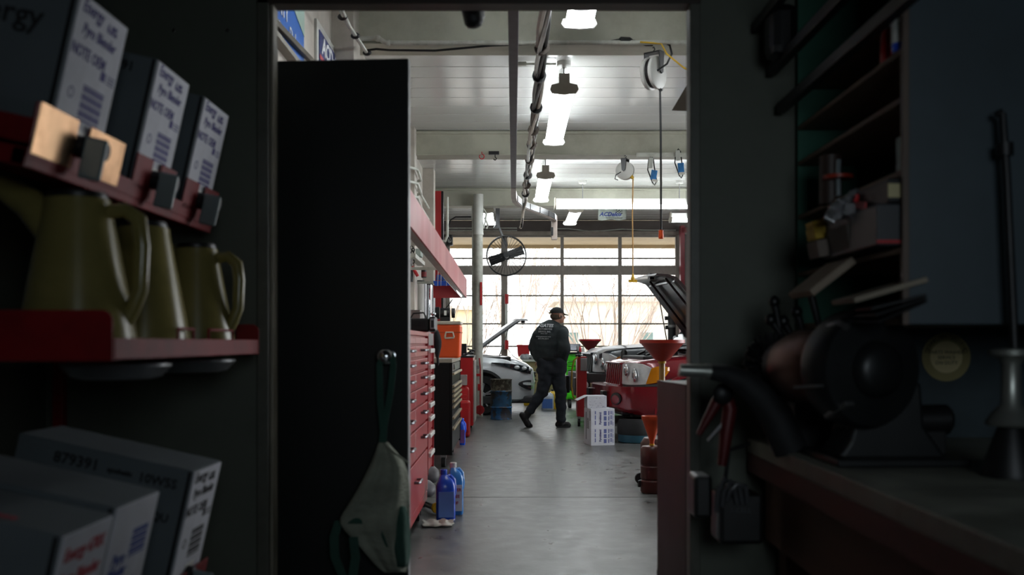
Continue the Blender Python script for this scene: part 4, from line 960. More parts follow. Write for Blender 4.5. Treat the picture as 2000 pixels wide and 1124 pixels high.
for x, y in ((1301, 622), (1324, 628), (1302, 640)): MB().cbox(P(x, y, d), (.05, .06, .07)).build('lug', M_black, t, bevel=.006)
MB().tube([P(1305, 612, d), P(1303, 600, d), P(1306, 590, d), P(1312, 586, d)], .006, 8).build('cable', M_black, t, smooth=True)
MB().box(X_(1309, d), X_(1315, d), d-.03, d+.03, 0, Z_(668, d)).build('stand', M_darkmetal, t)
# ceiling/wall fan
d = 19.0; c = P(989, 500, d); R = .375; t = thing('wall_fan', 'big black drum fan with a round wire cage hung before the glass door', 'fan', c)
for dy in (-.09, .09): MB().tube([c+Vector((R*math.cos(a*math.pi/24), dy, R*math.sin(a*math.pi/24))) for a in range(48)], .010, 6, closed=True).build('cage_ring', M_black, t, smooth=True)
MB().rings([[c+Vector((R*math.cos(a*math.pi/24), y, R*math.sin(a*math.pi/24))) for a in range(48)] for y in (-.08, .08)], caps=False).build('shroud', M_black, t, smooth=True)
for k in range(36):
    a = k*math.pi/18+.05; u = Vector((math.cos(a), 0, math.sin(a)))
    MB().tube([c+u*.06+Vector((0, -.13, 0)), c+u*R*.7+Vector((0, -.12, 0)), c+u*R+Vector((0, -.09, 0))], .0042, 4).build('spoke', M_black, t)
for a0 in (math.radians(19), math.radians(199)):
    u = Vector((math.cos(a0), 0, math.sin(a0))); v = Vector((-math.sin(a0), 0, math.cos(a0)))
    MB().rings([[c+u*s+v*w*(.075+.03*s)+Vector((0, yy+w*.03, 0)) for w, yy in ((-1, -.004), (1, -.004), (1, .004), (-1, .004))] for s in (.05, .15, .25, .34)]).build('blade', M_darkmetal, t)
MB().lathe(c, [(.05, -.15), (.055, -.1), (.055, .0)], (0, 1, 0), 20).build('hub', M_black, t, smooth=True)
MB().lathe(c, [(.075, .02), (.085, .08), (.075, .22), (.03, .24)], (0, 1, 0), 20).build('motor', M_black, t, smooth=True)
MB().bar(c+Vector((-.0, .1, .2)), P(972, 438, d), .035, .035).bar(P(970, 440, d), P(966, 446, d-.01), .05, .05).build('mount_arm', M_black, t)
MB().box(X_(968, d), X_(976, d), d-.02, d+.05, Z_(446, d), ZC).build('mount_post', M_darkmetal, t)
# ================================================================ VEHICLES (local axes: +x forward, y left, z up; origin on the ground below the front axle)
M_tyre = mat('tyre', '#1b1b1c', .8, var=.15, scale=10); M_rim = mat('alloy', '#b4b7ba', .3, .8, var=.06)
M_clad = mat('grey_cladding', '#2b2d2f', .6, var=.1); M_lens = mat('headlamp_lens', '#e2e8ea', .08, .15, var=.22, scale=6, coat=1.0); M_dkgl = mat('car_glass', '#1a2226', .05, coat=1)
M_amber = mat('amber_lens', '#c77a12', .2, coat=.6); M_bay = mat('engine_bay', '#161718', .6, var=.4, scale=14)
def wheel(t, x, y, r, w, side, n):
    s = side
    W = MB().lathe((x, y, r), [(r*.62, -w/2), (r*.93, -w/2), (r, -w*.36), (r, w*.36), (r*.93, w/2), (r*.62, w/2)], (0, 1, 0), 40, caps=False).build('tyre', M_tyre, t, smooth=True, local=True)
    MB().lathe((x, y, r), [(r*.64, -s*w*.1), (r*.66, s*w*.44), (r*.62, s*w*.46), (r*.58, s*w*.3), (r*.56, -s*w*.1)], (0, 1, 0), 32, caps=False).build('rim', M_rim, W, smooth=True, local=True)
    MB().lathe((x, y, r), [(r*.57, s*w*.02), (r*.57, s*w*.04)], (0, 1, 0), 24).build('brake_disc', M_darkmetal, W, local=True)
    for k in range(n):
        a = 2*math.pi*k/n+.3
        for q in ((-.16, .16) if n <= 6 else (0,)):
            p0 = Vector((x+math.cos(a)*r*.12, y+s*w*.38, r+math.sin(a)*r*.12)); p1 = Vector((x+math.cos(a+q)*r*.61, y+s*w*.42, r+math.sin(a+q)*r*.61))
            MB().bar(p0, p1, .026 if n <= 6 else .04, .02, up=(0, 1, 0)).build('spoke', M_rim, W, local=True, bevel=.004)
    MB().lathe((x, y, r), [(r*.17, s*w*.3), (r*.17, s*w*.44), (r*.1, s*w*.47)], (0, 1, 0), 16).build('hub_cap', M_rim, W, smooth=True, local=True)
def loft_body(t, name, st, m, nsub=1):
    """st: (x, halfwidth, zb, zmid, zshoulder, ztop)"""
    rs = []
    for x, w, zb, zm, zs, zt in st:
        h = [(w*.90, zb), (w*.985, zb+.05), (w, zm), (w*.985, (zm+zs)/2+.02), (w*.955, zs), (w*.90, zs+(zt-zs)*.62), (w*.70, zs+(zt-zs)*.92), (w*.35, zt)]
        ring = [(x, -a, b) for a, b in h]+[(x, 0, zt+.005)]+[(x, a, b) for a, b in reversed(h)]+[(x, 0, zb)]
        rs.append(ring)
    return MB().rings(rs).build(name, m, t, smooth=True, local=True)
def arch_cut(body, xs, r, w):
    for x in xs:
        mb = MB().tube([(x, -w-.3, r[1]), (x, w+.3, r[1])], r[0], 40); me = bpy.data.meshes.new('cut'); mb.bm.to_mesh(me); mb.bm.free()
        c = bpy.data.objects.new('cut', me); COL.objects.link(c); c.matrix_world = WM[body.name]
        bpy.context.view_layer.update()
        md = body.modifiers.new('b', 'BOOLEAN'); md.operation = 'DIFFERENCE'; md.object = c; md.solver = 'EXACT'
        dg = bpy.context.evaluated_depsgraph_get(); me2 = bpy.data.meshes.new_from_object(body.evaluated_get(dg))
        body.modifiers.clear(); body.data = me2; bpy.data.objects.remove(c)
def cabin(t, xs, wb, wt, zb, zt, m):
    """xs: cowl, roof front, roof rear, tail"""
    a, b, c, d = xs
    rs = []
    def ring(x, w0, w1, z0, z1): return [(x, -w0, z0), (x, -w1, z1), (x, 0, z1+.02), (x, w1, z1), (x, w0, z0)]
    v = MB(); q = [v.verts([(a, -wb, zb), (a, wb, zb)]), v.verts([(b, -wt, zt), (b, wt, zt)]), v.verts([(c, -wt, zt), (c, wt, zt)]), v.verts([(d, -wb, zb), (d, wb, zb)])]
    for i in range(3): v.face([q[i][0], q[i][1], q[i+1][1], q[i+1][0]])
    v.face([k[0] for k in q]); v.face([k[1] for k in q][::-1]); v.face([q[0][0], q[3][0], q[3][1], q[0][1]])
    cb = v.build('cabin', m, t, local=True, bevel=.05, seg=3)
    def L(u, w, k): return u+(w-u)*k
    o = .012
    # windscreen
    def pane(p, nm='window'):
        mb = MB(); vs = [Vector(z) for z in p]; nrm = (vs[1]-vs[0]).cross(vs[2]-vs[0]).normalized(); cen = Vector((L(b, c, .5), 0, (zb+zt)/2))
        if nrm.dot(vs[0]-cen) < 0: nrm = -nrm
        mb.rings([[z-nrm*.004 for z in vs], [z+nrm*.008 for z in vs]]); return mb.build(nm, M_dkgl, cb, local=True)
    pane([(L(a, b, .06), -wb*.93, L(zb, zt, .06)), (L(a, b, .06), wb*.93, L(zb, zt, .06)), (L(a, b, .92), L(wb, wt, .92)*.92, L(zb, zt, .92)), (L(a, b, .92), -L(wb, wt, .92)*.92, L(zb, zt, .92))], 'windscreen')
    for s in (-1, 1):
        xs0 = [L(a, d, .12), L(a, d, .40), L(a, d, .43), L(a, d, .68), L(a, d, .71), L(a, d, .92)]
        for i in range(3):
            x0, x1 = xs0[2*i], xs0[2*i+1]; k0, k1 = .08, .86
            def top(x): # clip the top corners to the sloped ends
                return x
            x0t = max(x0, 0) if False else x0
            fx = lambda k, x: min(x, L(a, b, k)-.10) if True else x
            gx = lambda k, x: max(x, L(d, c, k)+.10)
            pane([(fx(k0, x0), s*L(wb, wt, k0), L(zb, zt, k0)), (gx(k0, x1), s*L(wb, wt, k0), L(zb, zt, k0)), (gx(k1, x1), s*L(wb, wt, k1), L(zb, zt, k1)), (fx(k1, x0), s*L(wb, wt, k1), L(zb, zt, k1))], 'side_window')
    return cb
def hood(t, hx, hz, L, w, ang, m, bm_=None, nose=.10):
    M = Matrix.Translation((hx, 0, hz)) @ Matrix.Rotation(-ang, 4, 'Y')
    rs = []
    for k in range(17):
        u = k/16; x = L*u; ww = w*(1-.16*u**3); dz = -.05*u**2-nose*max(0, (u-.86)/.14)**1.6
        rs.append([M @ Vector((x, y*ww, .035*(1-y*y)+dz+q)) for q, ys in ((0, (-1, -.6, -.2, .2, .6, 1)), (-.04, (1, .6, .2, -.2, -.6, -1))) for y in ys])
    h = MB().rings(rs).build('raised_hood', m, t, smooth=True, local=True)
    mb = MB()
    for y in (-.55, .55): mb.bar(M @ Vector((.1, y*w, -.05)), M @ Vector((L*.9, y*w*.9, -.09)), .05, .03)
    for x in (.2, .84): mb.bar(M @ Vector((L*x, -w*.8, -.06)), M @ Vector((L*x, w*.8, -.06)), .04, .03)
    mb.build('brace', bm_ or M_bay, h, local=True, bevel=.006)
    MB().cbox(M @ Vector((L*.96, 0, -.13)), (.06, .10, .08)).build('latch', M_darkmetal, h, local=True)
    MB().tube([(hx+.5, -w*.7, hz-.12), M @ Vector((L*.72, -w*.72, -.06))], .008, 8).build('prop_rod', M_steel, t, smooth=True, local=True)
    return h

# --- white crossover, nose to the right
M_wh = mat('pearl_white_paint', '#c9ced2', .25, .15, var=.03, coat=.7)
ax = X_(938, 17.2)
t = thing('white_car', 'white crossover car with its hood raised behind the white column', 'car', (ax, 18.05, 0), rz=math.radians(2))
st = [(.93, .55, .42, .50, .60, .66), (.90, .66, .30, .50, .72, .80), (.80, .77, .24, .52, .80, .88), (.62, .86, .22, .54, .84, .96), (.35, .905, .22, .58, .88, 1.02), (0, .92, .22, .62, .92, 1.05), (-.5, .92, .22, .64, .96, 1.09),
      (-.95, .92, .22, .66, 1.0, 1.10), (-2.2, .92, .22, .68, 1.04, 1.12), (-3.0, .91, .24, .7, 1.06, 1.14), (-3.5, .86, .36, .72, 1.06, 1.14), (-3.58, .70, .46, .72, 1.0, 1.06)]
b = loft_body(t, 'body', st, M_wh); arch_cut(b, (0, -2.67), (.415, .36), .95)
MB().box(-.5, .5, -.80, .80, .3, 1.0).build('inner_bay', M_bay, t, local=True)
for s in (-1, 1):
    for x in (0, -2.67):
        wheel(t, x, s*.80, .345, .22, s, 5)
        arc = [(x+math.cos(a)*.43, math.sin(a)*.43+.36) for a in [math.pi*(-.08+1.16*i/20) for i in range(21)]]
        arc2 = [(x+math.cos(a)*.385, math.sin(a)*.385+.36) for a in [math.pi*(1.08-1.16*i/20) for i in range(21)]]
        MB().prism(arc+arc2, 'XZ', s*.905, s*.945).build('arch_trim', M_clad, t, local=True)
    MB().box(.5, -2.2, s*.90, s*.935, .20, .33).build('sill_trim', M_clad, t, local=True, bevel=.01)
    # swept headlamp wrapping the corner
    def H3(u, z): # follow the nose plan
        pts = [(.88, .60), (.80, .775), (.64, .858), (.40, .905), (.12, .922)]
        k = u*(len(pts)-1); i = min(int(k), len(pts)-2); f = k-i
        return (pts[i][0]+(pts[i+1][0]-pts[i][0])*f+.012, s*(pts[i][1]+(pts[i+1][1]-pts[i][1])*f+.004), z)
    us = [0, .12, .25, .4, .55, .7, .85, .97]
    mb = MB(); lo = [.70, .70, .715, .74, .775, .82, .865, .90]; hi = [.78, .80, .83, .855, .875, .89, .905, .91]
    A, B = mb.verts([H3(u, z) for u, z in zip(us, lo)]), mb.verts([H3(u, z) for u, z in zip(us, hi)])
    C_, D_ = mb.verts([Vector(H3(u, z))-Vector((.03, s*.03, 0)) for u, z in zip(us, lo)]), mb.verts([Vector(H3(u, z))-Vector((.03, s*.03, 0)) for u, z in zip(us, hi)])
    for i in range(7):
        mb.face([A[i], A[i+1], B[i+1], B[i]]); mb.face([B[i], B[i+1], D_[i+1], D_[i]]); mb.face([C_[i], C_[i+1], A[i+1], A[i]])
    hl = mb.build('headlamp', mat('lamp_dark', '#3a4046', .1, .4, var=.5, scale=14, coat=1), t, smooth=True, local=True)
    for u in (.2, .38, .55): q = H3(u, .775+.09*u); MB().ell(q, (.05, .03, .035), 14, 8).build('projector', M_lens, hl, smooth=True, local=True)
    # fog lamp pocket
    def strip(us_, lo_, hi_, o0, o1):
        mb = MB(); f = lambda u, z, o: Vector(H3(u, z))+Vector((o, s*o, 0))
        A, B = mb.verts([f(u, z, o1) for u, z in zip(us_, lo_)]), mb.verts([f(u, z, o1) for u, z in zip(us_, hi_)])
        C_, D_ = mb.verts([f(u, z, o0) for u, z in zip(us_, lo_)]), mb.verts([f(u, z, o0) for u, z in zip(us_, hi_)])
        for i in range(len(us_)-1):
            mb.face([A[i], A[i+1], B[i+1], B[i]]); mb.face([B[i], B[i+1], D_[i+1], D_[i]]); mb.face([C_[i], C_[i+1], A[i+1], A[i]])
        return mb
    fp = strip([.03, .15, .3, .42, .52], [.43, .42, .44, .48, .53], [.57, .60, .60, .585, .555], -.01, .008).build('fog_pocket', M_clad, t, local=True)
    strip([.06, .2, .34, .44], [.50, .51, .515, .53], [.545, .56, .565, .56], .0, .018).build('fog_lamp', M_lens, fp, local=True)
    strip([.03, .15, .3, .40], [.455, .45, .465, .50], [.475, .475, .49, .505], .0, .018).build('chrome_bar', M_chrome, fp, local=True)
    MB().box(.45, .92, s*.62, s*.80, .20, .33).build('lower_lip', M_clad, t, local=True, bevel=.03)
    MB().cbox((-1.05, s*1.0, 1.12), (.10, .22, .14)).build('mirror', M_wh, t, local=True, bevel=.03)
MB().box(.86, .94, -.50, .50, .50, .74).build('grille', M_clad, t, local=True, bevel=.02)
for z in (.54, .60, .66, .72): MB().box(.93, .955, -.47, .47, z-.01, z+.01).build('grille_bar', M_chrome, t, local=True)
MB().box(.80, .95, -.62, .62, .20, .32).build('lower_lip', M_clad, t, local=True, bevel=.03)
cabin(t, (-.35, -1.15, -3.0, -3.55), .80, .60, 1.07, 1.62, M_wh)
hood(t, -.22, 1.06, 1.17, .74, math.radians(38), mat('hood_silver', '#a5a7aa', .3, .3, coat=.4), mat('brace_silver', '#77797c', .4, .3))

# --- square-nosed sport utilities, nose to the left
def jeep(loc, rz, paint, label, raised, bumper_m, clad_m):
    t = thing('sport_utility', label, 'car', loc, rz=rz)
    st = [(.62, .38, .50, .62, .96, .985), (.60, .52, .42, .62, .965, 1.0), (.54, .66, .38, .62, .97, 1.02), (.42, .78, .36, .64, .98, 1.04), (.25, .84, .36, .65, .995, 1.06), (0, .865, .36, .66, 1.01, 1.08), (-.5, .87, .36, .68, 1.03, 1.10), (-.8, .875, .36, .7, 1.06, 1.11),
          (-2.2, .875, .36, .7, 1.08, 1.13), (-3.2, .87, .38, .7, 1.08, 1.14), (-3.42, .78, .45, .7, 1.05, 1.10)]
    b = loft_body(t, 'body', st, paint); arch_cut(b, (-.12, -2.65), (.42, .40), .95)
    MB().box(-.65, .40, -.66, .66, .3, .98).build('inner_bay', M_bay, t, local=True)
    plan = [(.63, .39), (.612, .52), (.552, .665), (.43, .79), (.26, .85), (.02, .877)]
    for s in (-1, 1):
        for x in (-.12, -2.65):
            wheel(t, x, s*.76, .36, .24, s, 5)
            arc = [(x+math.cos(a)*.475, math.sin(a)*.455+.41) for a in [math.pi*(-.04+1.08*i/20) for i in range(21)]]
            arc2 = [(x+math.cos(a)*.415, math.sin(a)*.41+.405) for a in [math.pi*(1.04-1.08*i/20) for i in range(21)]]
            MB().prism(arc+arc2, 'XZ', s*.86, s*.895).build('fender_flare', paint, t, local=True, bevel=.01)
        def H3(u, z, o=0):
            k = u*(len(plan)-1); i = min(int(k), len(plan)-2); f = k-i
            return Vector((plan[i][0]+(plan[i+1][0]-plan[i][0])*f+o*.8, s*(plan[i][1]+(plan[i+1][1]-plan[i][1])*f+o*.6), z))
        def strip(us_, lo_, hi_, o0, o1):
            mb = MB()
            A, B = mb.verts([H3(u, z, o1) for u, z in zip(us_, lo_)]), mb.verts([H3(u, z, o1-.01) for u, z in zip(us_, hi_)])
            C_, D_ = mb.verts([H3(u, z, o0) for u, z in zip(us_, lo_)]), mb.verts([H3(u, z, o0) for u, z in zip(us_, hi_)])
            n = len(us_)-1
            for i in range(n):
                mb.face([A[i], A[i+1], B[i+1], B[i]]); mb.face([B[i], B[i+1], D_[i+1], D_[i]]); mb.face([C_[i], C_[i+1], A[i+1], A[i]])
            mb.face([A[0], B[0], D_[0], C_[0]]); mb.face([A[n], C_[n], D_[n], B[n]])
            return mb
        us1 = [.02, .12, .22, .32, .42, .52, .60, .67]
        hl = strip(us1, [.725, .722, .72, .72, .722, .725, .73, .74], [.98, .99, .995, .997, .995, .985, .96, .93], -.03, .022).build('headlamp', M_lens, t, local=True, smooth=True)
        for u, z, r in ((.22, .90, .060), (.42, .84, .070)):
            q = H3(u, z, .02); MB().ell(q, (.03, .075, r*1.25), 20, 12).build('reflector', M_chrome, hl, smooth=True, local=True)
        strip([.61, .68, .76, .84, .88], [.735, .74, .755, .83, .90], [.76, .93, .955, .955, .945], -.02, .024).build('amber_lamp', M_amber, hl, local=True)
        strip(us1+[.78, .90], [.705]*10, [.725, .722, .72, .72, .72, .722, .725, .73, .745, .80], -.03, .018).build('lamp_trim', M_clad, hl, local=True)
        MB().cbox((-1.0, s*1.0, 1.18), (.10, .22, .15)).build('mirror', M_black, t, local=True, bevel=.03)
    # seven-slot grille
    MB().box(.56, .63, -.385, .385, .70, .99).build('grille', M_black, t, local=True)
    MB().box(.57, .672, -.40, .40, .965, .998).box(.57, .70, -.40, .40, .68, .715).build('grille_frame', paint, t, local=True, bevel=.012)
    for k in range(8):
        y = -.375+k*.107
        MB().rings([[(.58, y-.026, z), (.675-.03*(z-.7)/.28, y-.022, z), (.675-.03*(z-.7)/.28, y+.022, z), (.58, y+.026, z)] for z in (.70, .98)]).build('grille_bar', paint if raised else clad_m, t, local=True, bevel=.008)
    # wrap bumper, its lower edge rising towards the nose
    outer = [(.87, 0), (.87, .30), (.86, .50), (.80, .66), (.68, .79), (.50, .875), (.30, .90)]
    inner = [(.25, .80), (.45, .55), (.5, 0)]
    pl = [(x, -y) for x, y in reversed(inner)]+[(x, -y) for x, y in reversed(outer)]+outer[1:]+inner
    pl = [p for i, p in enumerate(pl) if p not in pl[:i]]
    pl = [(x, -y) for x, y in reversed(outer)]+outer[1:]+inner[:2]+[(.5, 0)]+[(x, -y) for x, y in reversed(inner[:2])]
    bp = MB().rings([[(x-(.06 if k == 0 and x > .29 else 0), y*(.96 if k == 0 else 1), z+(.05*max(0, (x-.5))/.37 if k == 0 else 0)) for x, y in pl] for k, z in enumerate((.34, .44, .66, .70))]).build('bumper', bumper_m, t, local=True, smooth=True)
    for s in (-1, 1):
        q = Vector((.785, s*.685, .55)); nx = Vector((.72, s*.69, 0))
        MB().lathe(q, [(.075, -.04), (.075, .02), (.066, .024)], nx, 24).build('fog_recess', M_black, bp, smooth=True, local=True)
        MB().lathe(q+Vector((0, 0, -.01)), [(.055, .0), (.055, .028), (.02, .036)], nx, 24).build('fog_lamp', M_lens if not raised else paint, bp, smooth=True, local=True)
        MB().box(.855, .915, s*.34, s*.50, .38, .64).build('bumper_guard', M_black, bp, local=True, bevel=.012)
    MB().box(.45, .72, -.66, .66, .34, .45).build('air_dam', M_clad, t, local=True, bevel=.02)
    cabin(t, (-.78, -1.35, -3.2, -3.40), .80, .66, 1.08, 1.72, paint)
    if raised: 
        hood(t, -.78, 1.12, 1.42, .74, math.radians(53), raised, raised, .16)
        e = MB().box(-.6, .4, -.55, .55, .95, 1.08); e.cbox((-.1, -.35, 1.10), (.4, .25, .10)); e.build('engine', M_bay, t, local=True, bevel=.02)
        MB().tube([(.2, -.5, 1.08), (.0, -.55, 1.17), (-.3, -.55, 1.17), (-.5, -.5, 1.1)], .02, 8).tube([(.25, .1, 1.08), (.0, -.1, 1.15), (-.4, -.2, 1.15)], .018, 8).build('engine_hose', M_black, t, smooth=True, local=True)
        MB().lathe((.36, -.60, 1.02), [(.05, 0), (.05, .10), (.03, .13)], n=14).build('reservoir_cap', M_black, t, smooth=True, local=True)
    else:
        rs = []
        for x, w, z in ((.59, .66, .995), (.5, .70, 1.045), (.2, .73, 1.085), (-.3, .75, 1.115), (-.76, .76, 1.13)):
            rs.append([(x, y*w, z+.012-.035*y*y*y*y+q) for q, ys in ((0, (-1, -.6, -.2, .2, .6, 1)), (-.06, (1, .6, .2, -.2, -.6, -1))) for y in ys])
        MB().rings(rs).build('hood', paint, t, smooth=True, local=True)
    return t
M_maroon = mat('maroon_paint', '#7c1420', .22, .2, var=.05, coat=.8)
M_slate = mat('slate_paint', '#343b40', .38, .0, var=.05, coat=.35)
# red one: near front wheel stands at about 12.4 m
jeep((1.97, 13.25, 0), math.radians(180+8), M_maroon, 'maroon sport utility with raised hood, nearest on the right', mat('hood_dark', '#2a1a1c', .3, .2, coat=.5), M_maroon, M_maroon)
_gj = jeep((1.90, 16.25, 0), math.radians(180+6), M_slate, 'dark grey sport utility parked behind the maroon one', None, M_clad, M_clad)
_gj.scale = (1.09, 1.09, 1.10)

d = 12.55; tb = thing('floor_tub', 'low black tub with a blue base on the floor under the maroon nose', 'tub', (X_(1246, d), d, 0))
MB().lathe((X_(1246, d), d, 0), [(.22, 0), (.25, .01), (.255, .10)], n=32).build('base', mat('teal_base', '#1d4c5c', .5, var=.15), tb, smooth=True)
MB().lathe((X_(1246, d), d, 0), [(.255, .10), (.262, .12), (.262, .24), (.235, .29), (.18, .30), (.17, .22), (.01, .2)], n=32).build('tub', M_tyre, tb, smooth=True)
# ================================================================ MAN
DM = 14.7
def Q(px, py, dd=0): return P(px, py, DM+dd)
man = thing('person', 'man in dark work jacket, dark trousers and black cap walking away to the right', 'person', (X_(1070, DM), DM, 0))
M_skin = mat('skin', '#b98a74', .55, var=.06); M_jack = mat('jacket_cloth', '#2c3538', .85, var=.18, scale=8, bump=.15); M_trou = mat('trouser_cloth', '#262c34', .9, var=.15, scale=8, bump=.15)
M_cap = mat('cap_cloth', '#1a1c1b', .85, var=.2, scale=14); M_hair = mat('hair_grey', '#5d5144', .9, var=.25, scale=40); M_shoe = mat('boot_leather', '#101112', .5, var=.2)
hc = Q(1089, 617)
# body under the clothes with head, neck, both hands
fwd = Vector((.93, .37, 0)); sidev = Vector((.37, -.93, 0))   # gaze direction; sidev points to the camera side
def HP(f, s, u): return hc+fwd*f+sidev*s+Vector((0, 0, u))
RH = Matrix((fwd, sidev, Vector((0, 0, 1)))).transposed()
body = [('e', HP(-.005, 0, .012), (.098, .074, .105), RH), ('e', HP(.035, 0, -.045), (.065, .058, .07), RH), ('e', HP(.062, 0, -.085), (.034, .036, .028), RH),
        (HP(.095, 0, .0), HP(.115, 0, -.030), .010, .016), ('e', HP(.088, 0, -.058), (.018, .026, .012), RH), ('e', HP(.080, 0, .022), (.016, .045, .010), RH),
        (Q(1080, 640, .0), Q(1087, 625, 0), .068, .058), (Q(1078, 655), Q(1076, 700), .12, .12),
        (Q(1060, 652, -.03), Q(1093, 652, .03), .05, .05), (Q(1052, 654, -.05), Q(1040, 680, .05), .05, .04), (Q(1040, 680, .05), Q(1050, 704, .22), .04, .03),
        (Q(1097, 655, -.06), Q(1104, 681, -.13), .045, .04), (Q(1104, 681, -.13), Q(1102, 706, -.02), .04, .03),
        (Q(1072, 705, -.02), Q(1062, 765, 0), .09, .06), (Q(1062, 765, 0), Q(1032, 806, .02), .055, .04), (Q(1084, 705, .02), Q(1093, 765, .02), .09, .06), (Q(1093, 765, .02), Q(1096, 823, .02), .055, .04)]
bo = blob('body', body, M_skin, man, .0085, 3)
def hand(w, dirv, palmn, curl, name='hand'):
    """palm, four bent fingers and a thumb as one surface"""
    w = Vector(w); d = Vector(dirv).normalized(); n = Vector(palmn); n = (n-d*n.dot(d)).normalized(); s = d.cross(n)
    caps = [(w-d*.03, w+d*.02, .024, .028)]
    for k in range(4):
        o = (k-1.5)*.019; L = (.036, .041, .038, .030)[k]
        b0 = w+d*.015+s*o*.7; b1 = w+d*.078+s*o; caps.append((b0, b1, .0125, .0105))
        q = b1; a = curl
        for j in range(3):
            e = (d*math.cos(a)+n*math.sin(a)).normalized(); p = q+e*L*(1, .75, .6)[j]; caps.append((q, p, .0092-.001*j, .0085-.001*j)); q = p; a += curl
    t0 = w+d*.02-s*.026; t1 = t0+(d*.55-s*.75+n*.25).normalized()*.04; t2 = t1+(d*.85-s*.25+n*.4).normalized()*.033
    caps += [(t0, t1, .014, .011), (t1, t2, .0105, .009)]
    return blob(name, caps, M_skin, man, .0045, 2)
hand(Q(1101.5, 708, -.04), (-.05, .25, -1), (.1, 1, 0), .5)
hand(Q(1050, 706, .22), (.35, .2, -.9), (.4, .9, 0), .5)
for s in (-1, 1):
    e = MB().ell(HP(.088, s*.030, .004), (.011, .011, .011), 12, 8).build('eye', mat('eye_white', '#d8d4cc', .2), man, smooth=True)
    MB().ell(HP(.097, s*.031, .004), (.004, .005, .005), 10, 6).build('iris', mat('iris_dark', '#2a1e18', .2), e, smooth=True)
    MB().tube([HP(.008, s*.074, .028), HP(-.008, s*.086, .030), HP(-.018, s*.088, .008), HP(-.010, s*.082, -.016), HP(.004, s*.074, -.026)], [.007, .009, .008, .008, .006], 8).ell(HP(-.002, s*.074, .003), (.014, .008, .024), 10, 8).build('ear', M_skin, man, smooth=True)
MB().bar(HP(.096, -.022, -.068), HP(.096, .022, -.068), .006, .004).build('mouth', mat('lip', '#8c5448', .6), man)
mb = MB(); mb.ell(HP(-.018, 0, -.012), (.100, .079, .062), 24, 14, RH); mb.build('hair', M_hair, man, smooth=True)
mb = MB(); rs = []
for k in range(9):
    a = (math.pi/2)*k/8; rr = math.cos(a); rs.append([HP(-.012+.112*rr*math.cos(j*math.pi/12), .088*rr*math.sin(j*math.pi/12), .035+.092*math.sin(a)) for j in range(24)])
rs[-1] = [HP(-.012+.004*math.cos(j*math.pi/12), .004*math.sin(j*math.pi/12), .128) for j in range(24)]
cp = mb.rings(rs).build('cap', M_cap, man, smooth=True)
mb = MB(); A = []
for k, q in enumerate((0, -.006)):
    pts = [HP(.07+.0*abs(a), a*.070, .036+q-.0) for a in (-1, -.5, 0, .5, 1)]+[HP(.105+.068*math.cos(a), .062*math.sin(a), .022+q-.012*math.cos(a)) for a in [math.pi/2*(1-i/6) for i in range(13)]]
    A.append(pts)
mb.rings(A).build('cap_peak', M_cap, cp)
MB().ell(HP(-.118, 0, .042), (.018, .026, .016), 12, 8, RH).build('cap_strap', mat('strap_olive', '#6a6a4c', .8), cp, smooth=True)
# jacket: torso, two sleeves
jk = [('e', Q(1074, 660), (.235, .145, .19)), (Q(1073, 648, .0), Q(1071, 672, .0), .175, .185), (Q(1071, 672), Q(1073, 697), .185, .155), (Q(1073, 694), Q(1074, 700), .163, .155),
      (Q(1058, 650, -.03), Q(1097, 649, .0), .108, .105), (Q(1052, 672), Q(1056, 694), .12, .11), (Q(1092, 672), Q(1092, 694), .12, .11), (Q(1076, 642), Q(1084, 633), .115, .075),
      (Q(1053, 654, -.03), Q(1041, 678, .05), .098, .078), (Q(1041, 678, .05), Q(1050, 701, .20), .076, .055),
      (Q(1097, 653, -.06), Q(1104, 681, -.14), .098, .080), (Q(1104, 681, -.14), Q(1102, 703, -.04), .080, .055),
      (Q(1099, 690, -.10), Q(1103, 690, -.10), .066, .06), (Q(1047, 690, .1), Q(1043, 688, .1), .066, .06)]
for c in jk[:]:
    pass
jo = blob('jacket', jk, M_jack, man, .012, 6)
# folds: gentle ripples pushed along the normals
def ripple(o, amp, fx, fz):
    me = o.data
    for v in me.vertices:
        n = v.normal; v.co = v.co+n*(amp*(math.sin(v.co.z*fz+v.co.x*fx*1.7+2*math.sin(v.co.x*fx))+.5*math.sin(v.co.z*fz*2.3-v.co.y*fx*2)))
ripple(jo, .004, 9, 24)
MB().lathe(Q(1074, 703), [(.158, -.02), (.165, 0), (.165, .03), (.158, .04)], n=36).build('jacket_hem', mat('rib_knit', '#15191b', .95), jo, smooth=True)
tr = [(Q(1066, 708), Q(1089, 708), .145, .14), (Q(1066, 722), Q(1090, 722), .14, .135), (Q(1071, 704, -.02), Q(1068, 722, -.03), .135, .125), (Q(1084, 704, .02), Q(1087, 722, .03), .13, .12), (Q(1068, 722, -.03), Q(1060, 764, -.01), .120, .093), (Q(1060, 764, -.01), Q(1036, 801, .02), .092, .068),
      (Q(1087, 722, .03), Q(1095, 766, .02), .118, .092), (Q(1095, 766, .02), Q(1096, 819, .02), .090, .072)]
to = blob('trousers', tr, M_trou, man, .012, 5); ripple(to, .006, 8, 30)
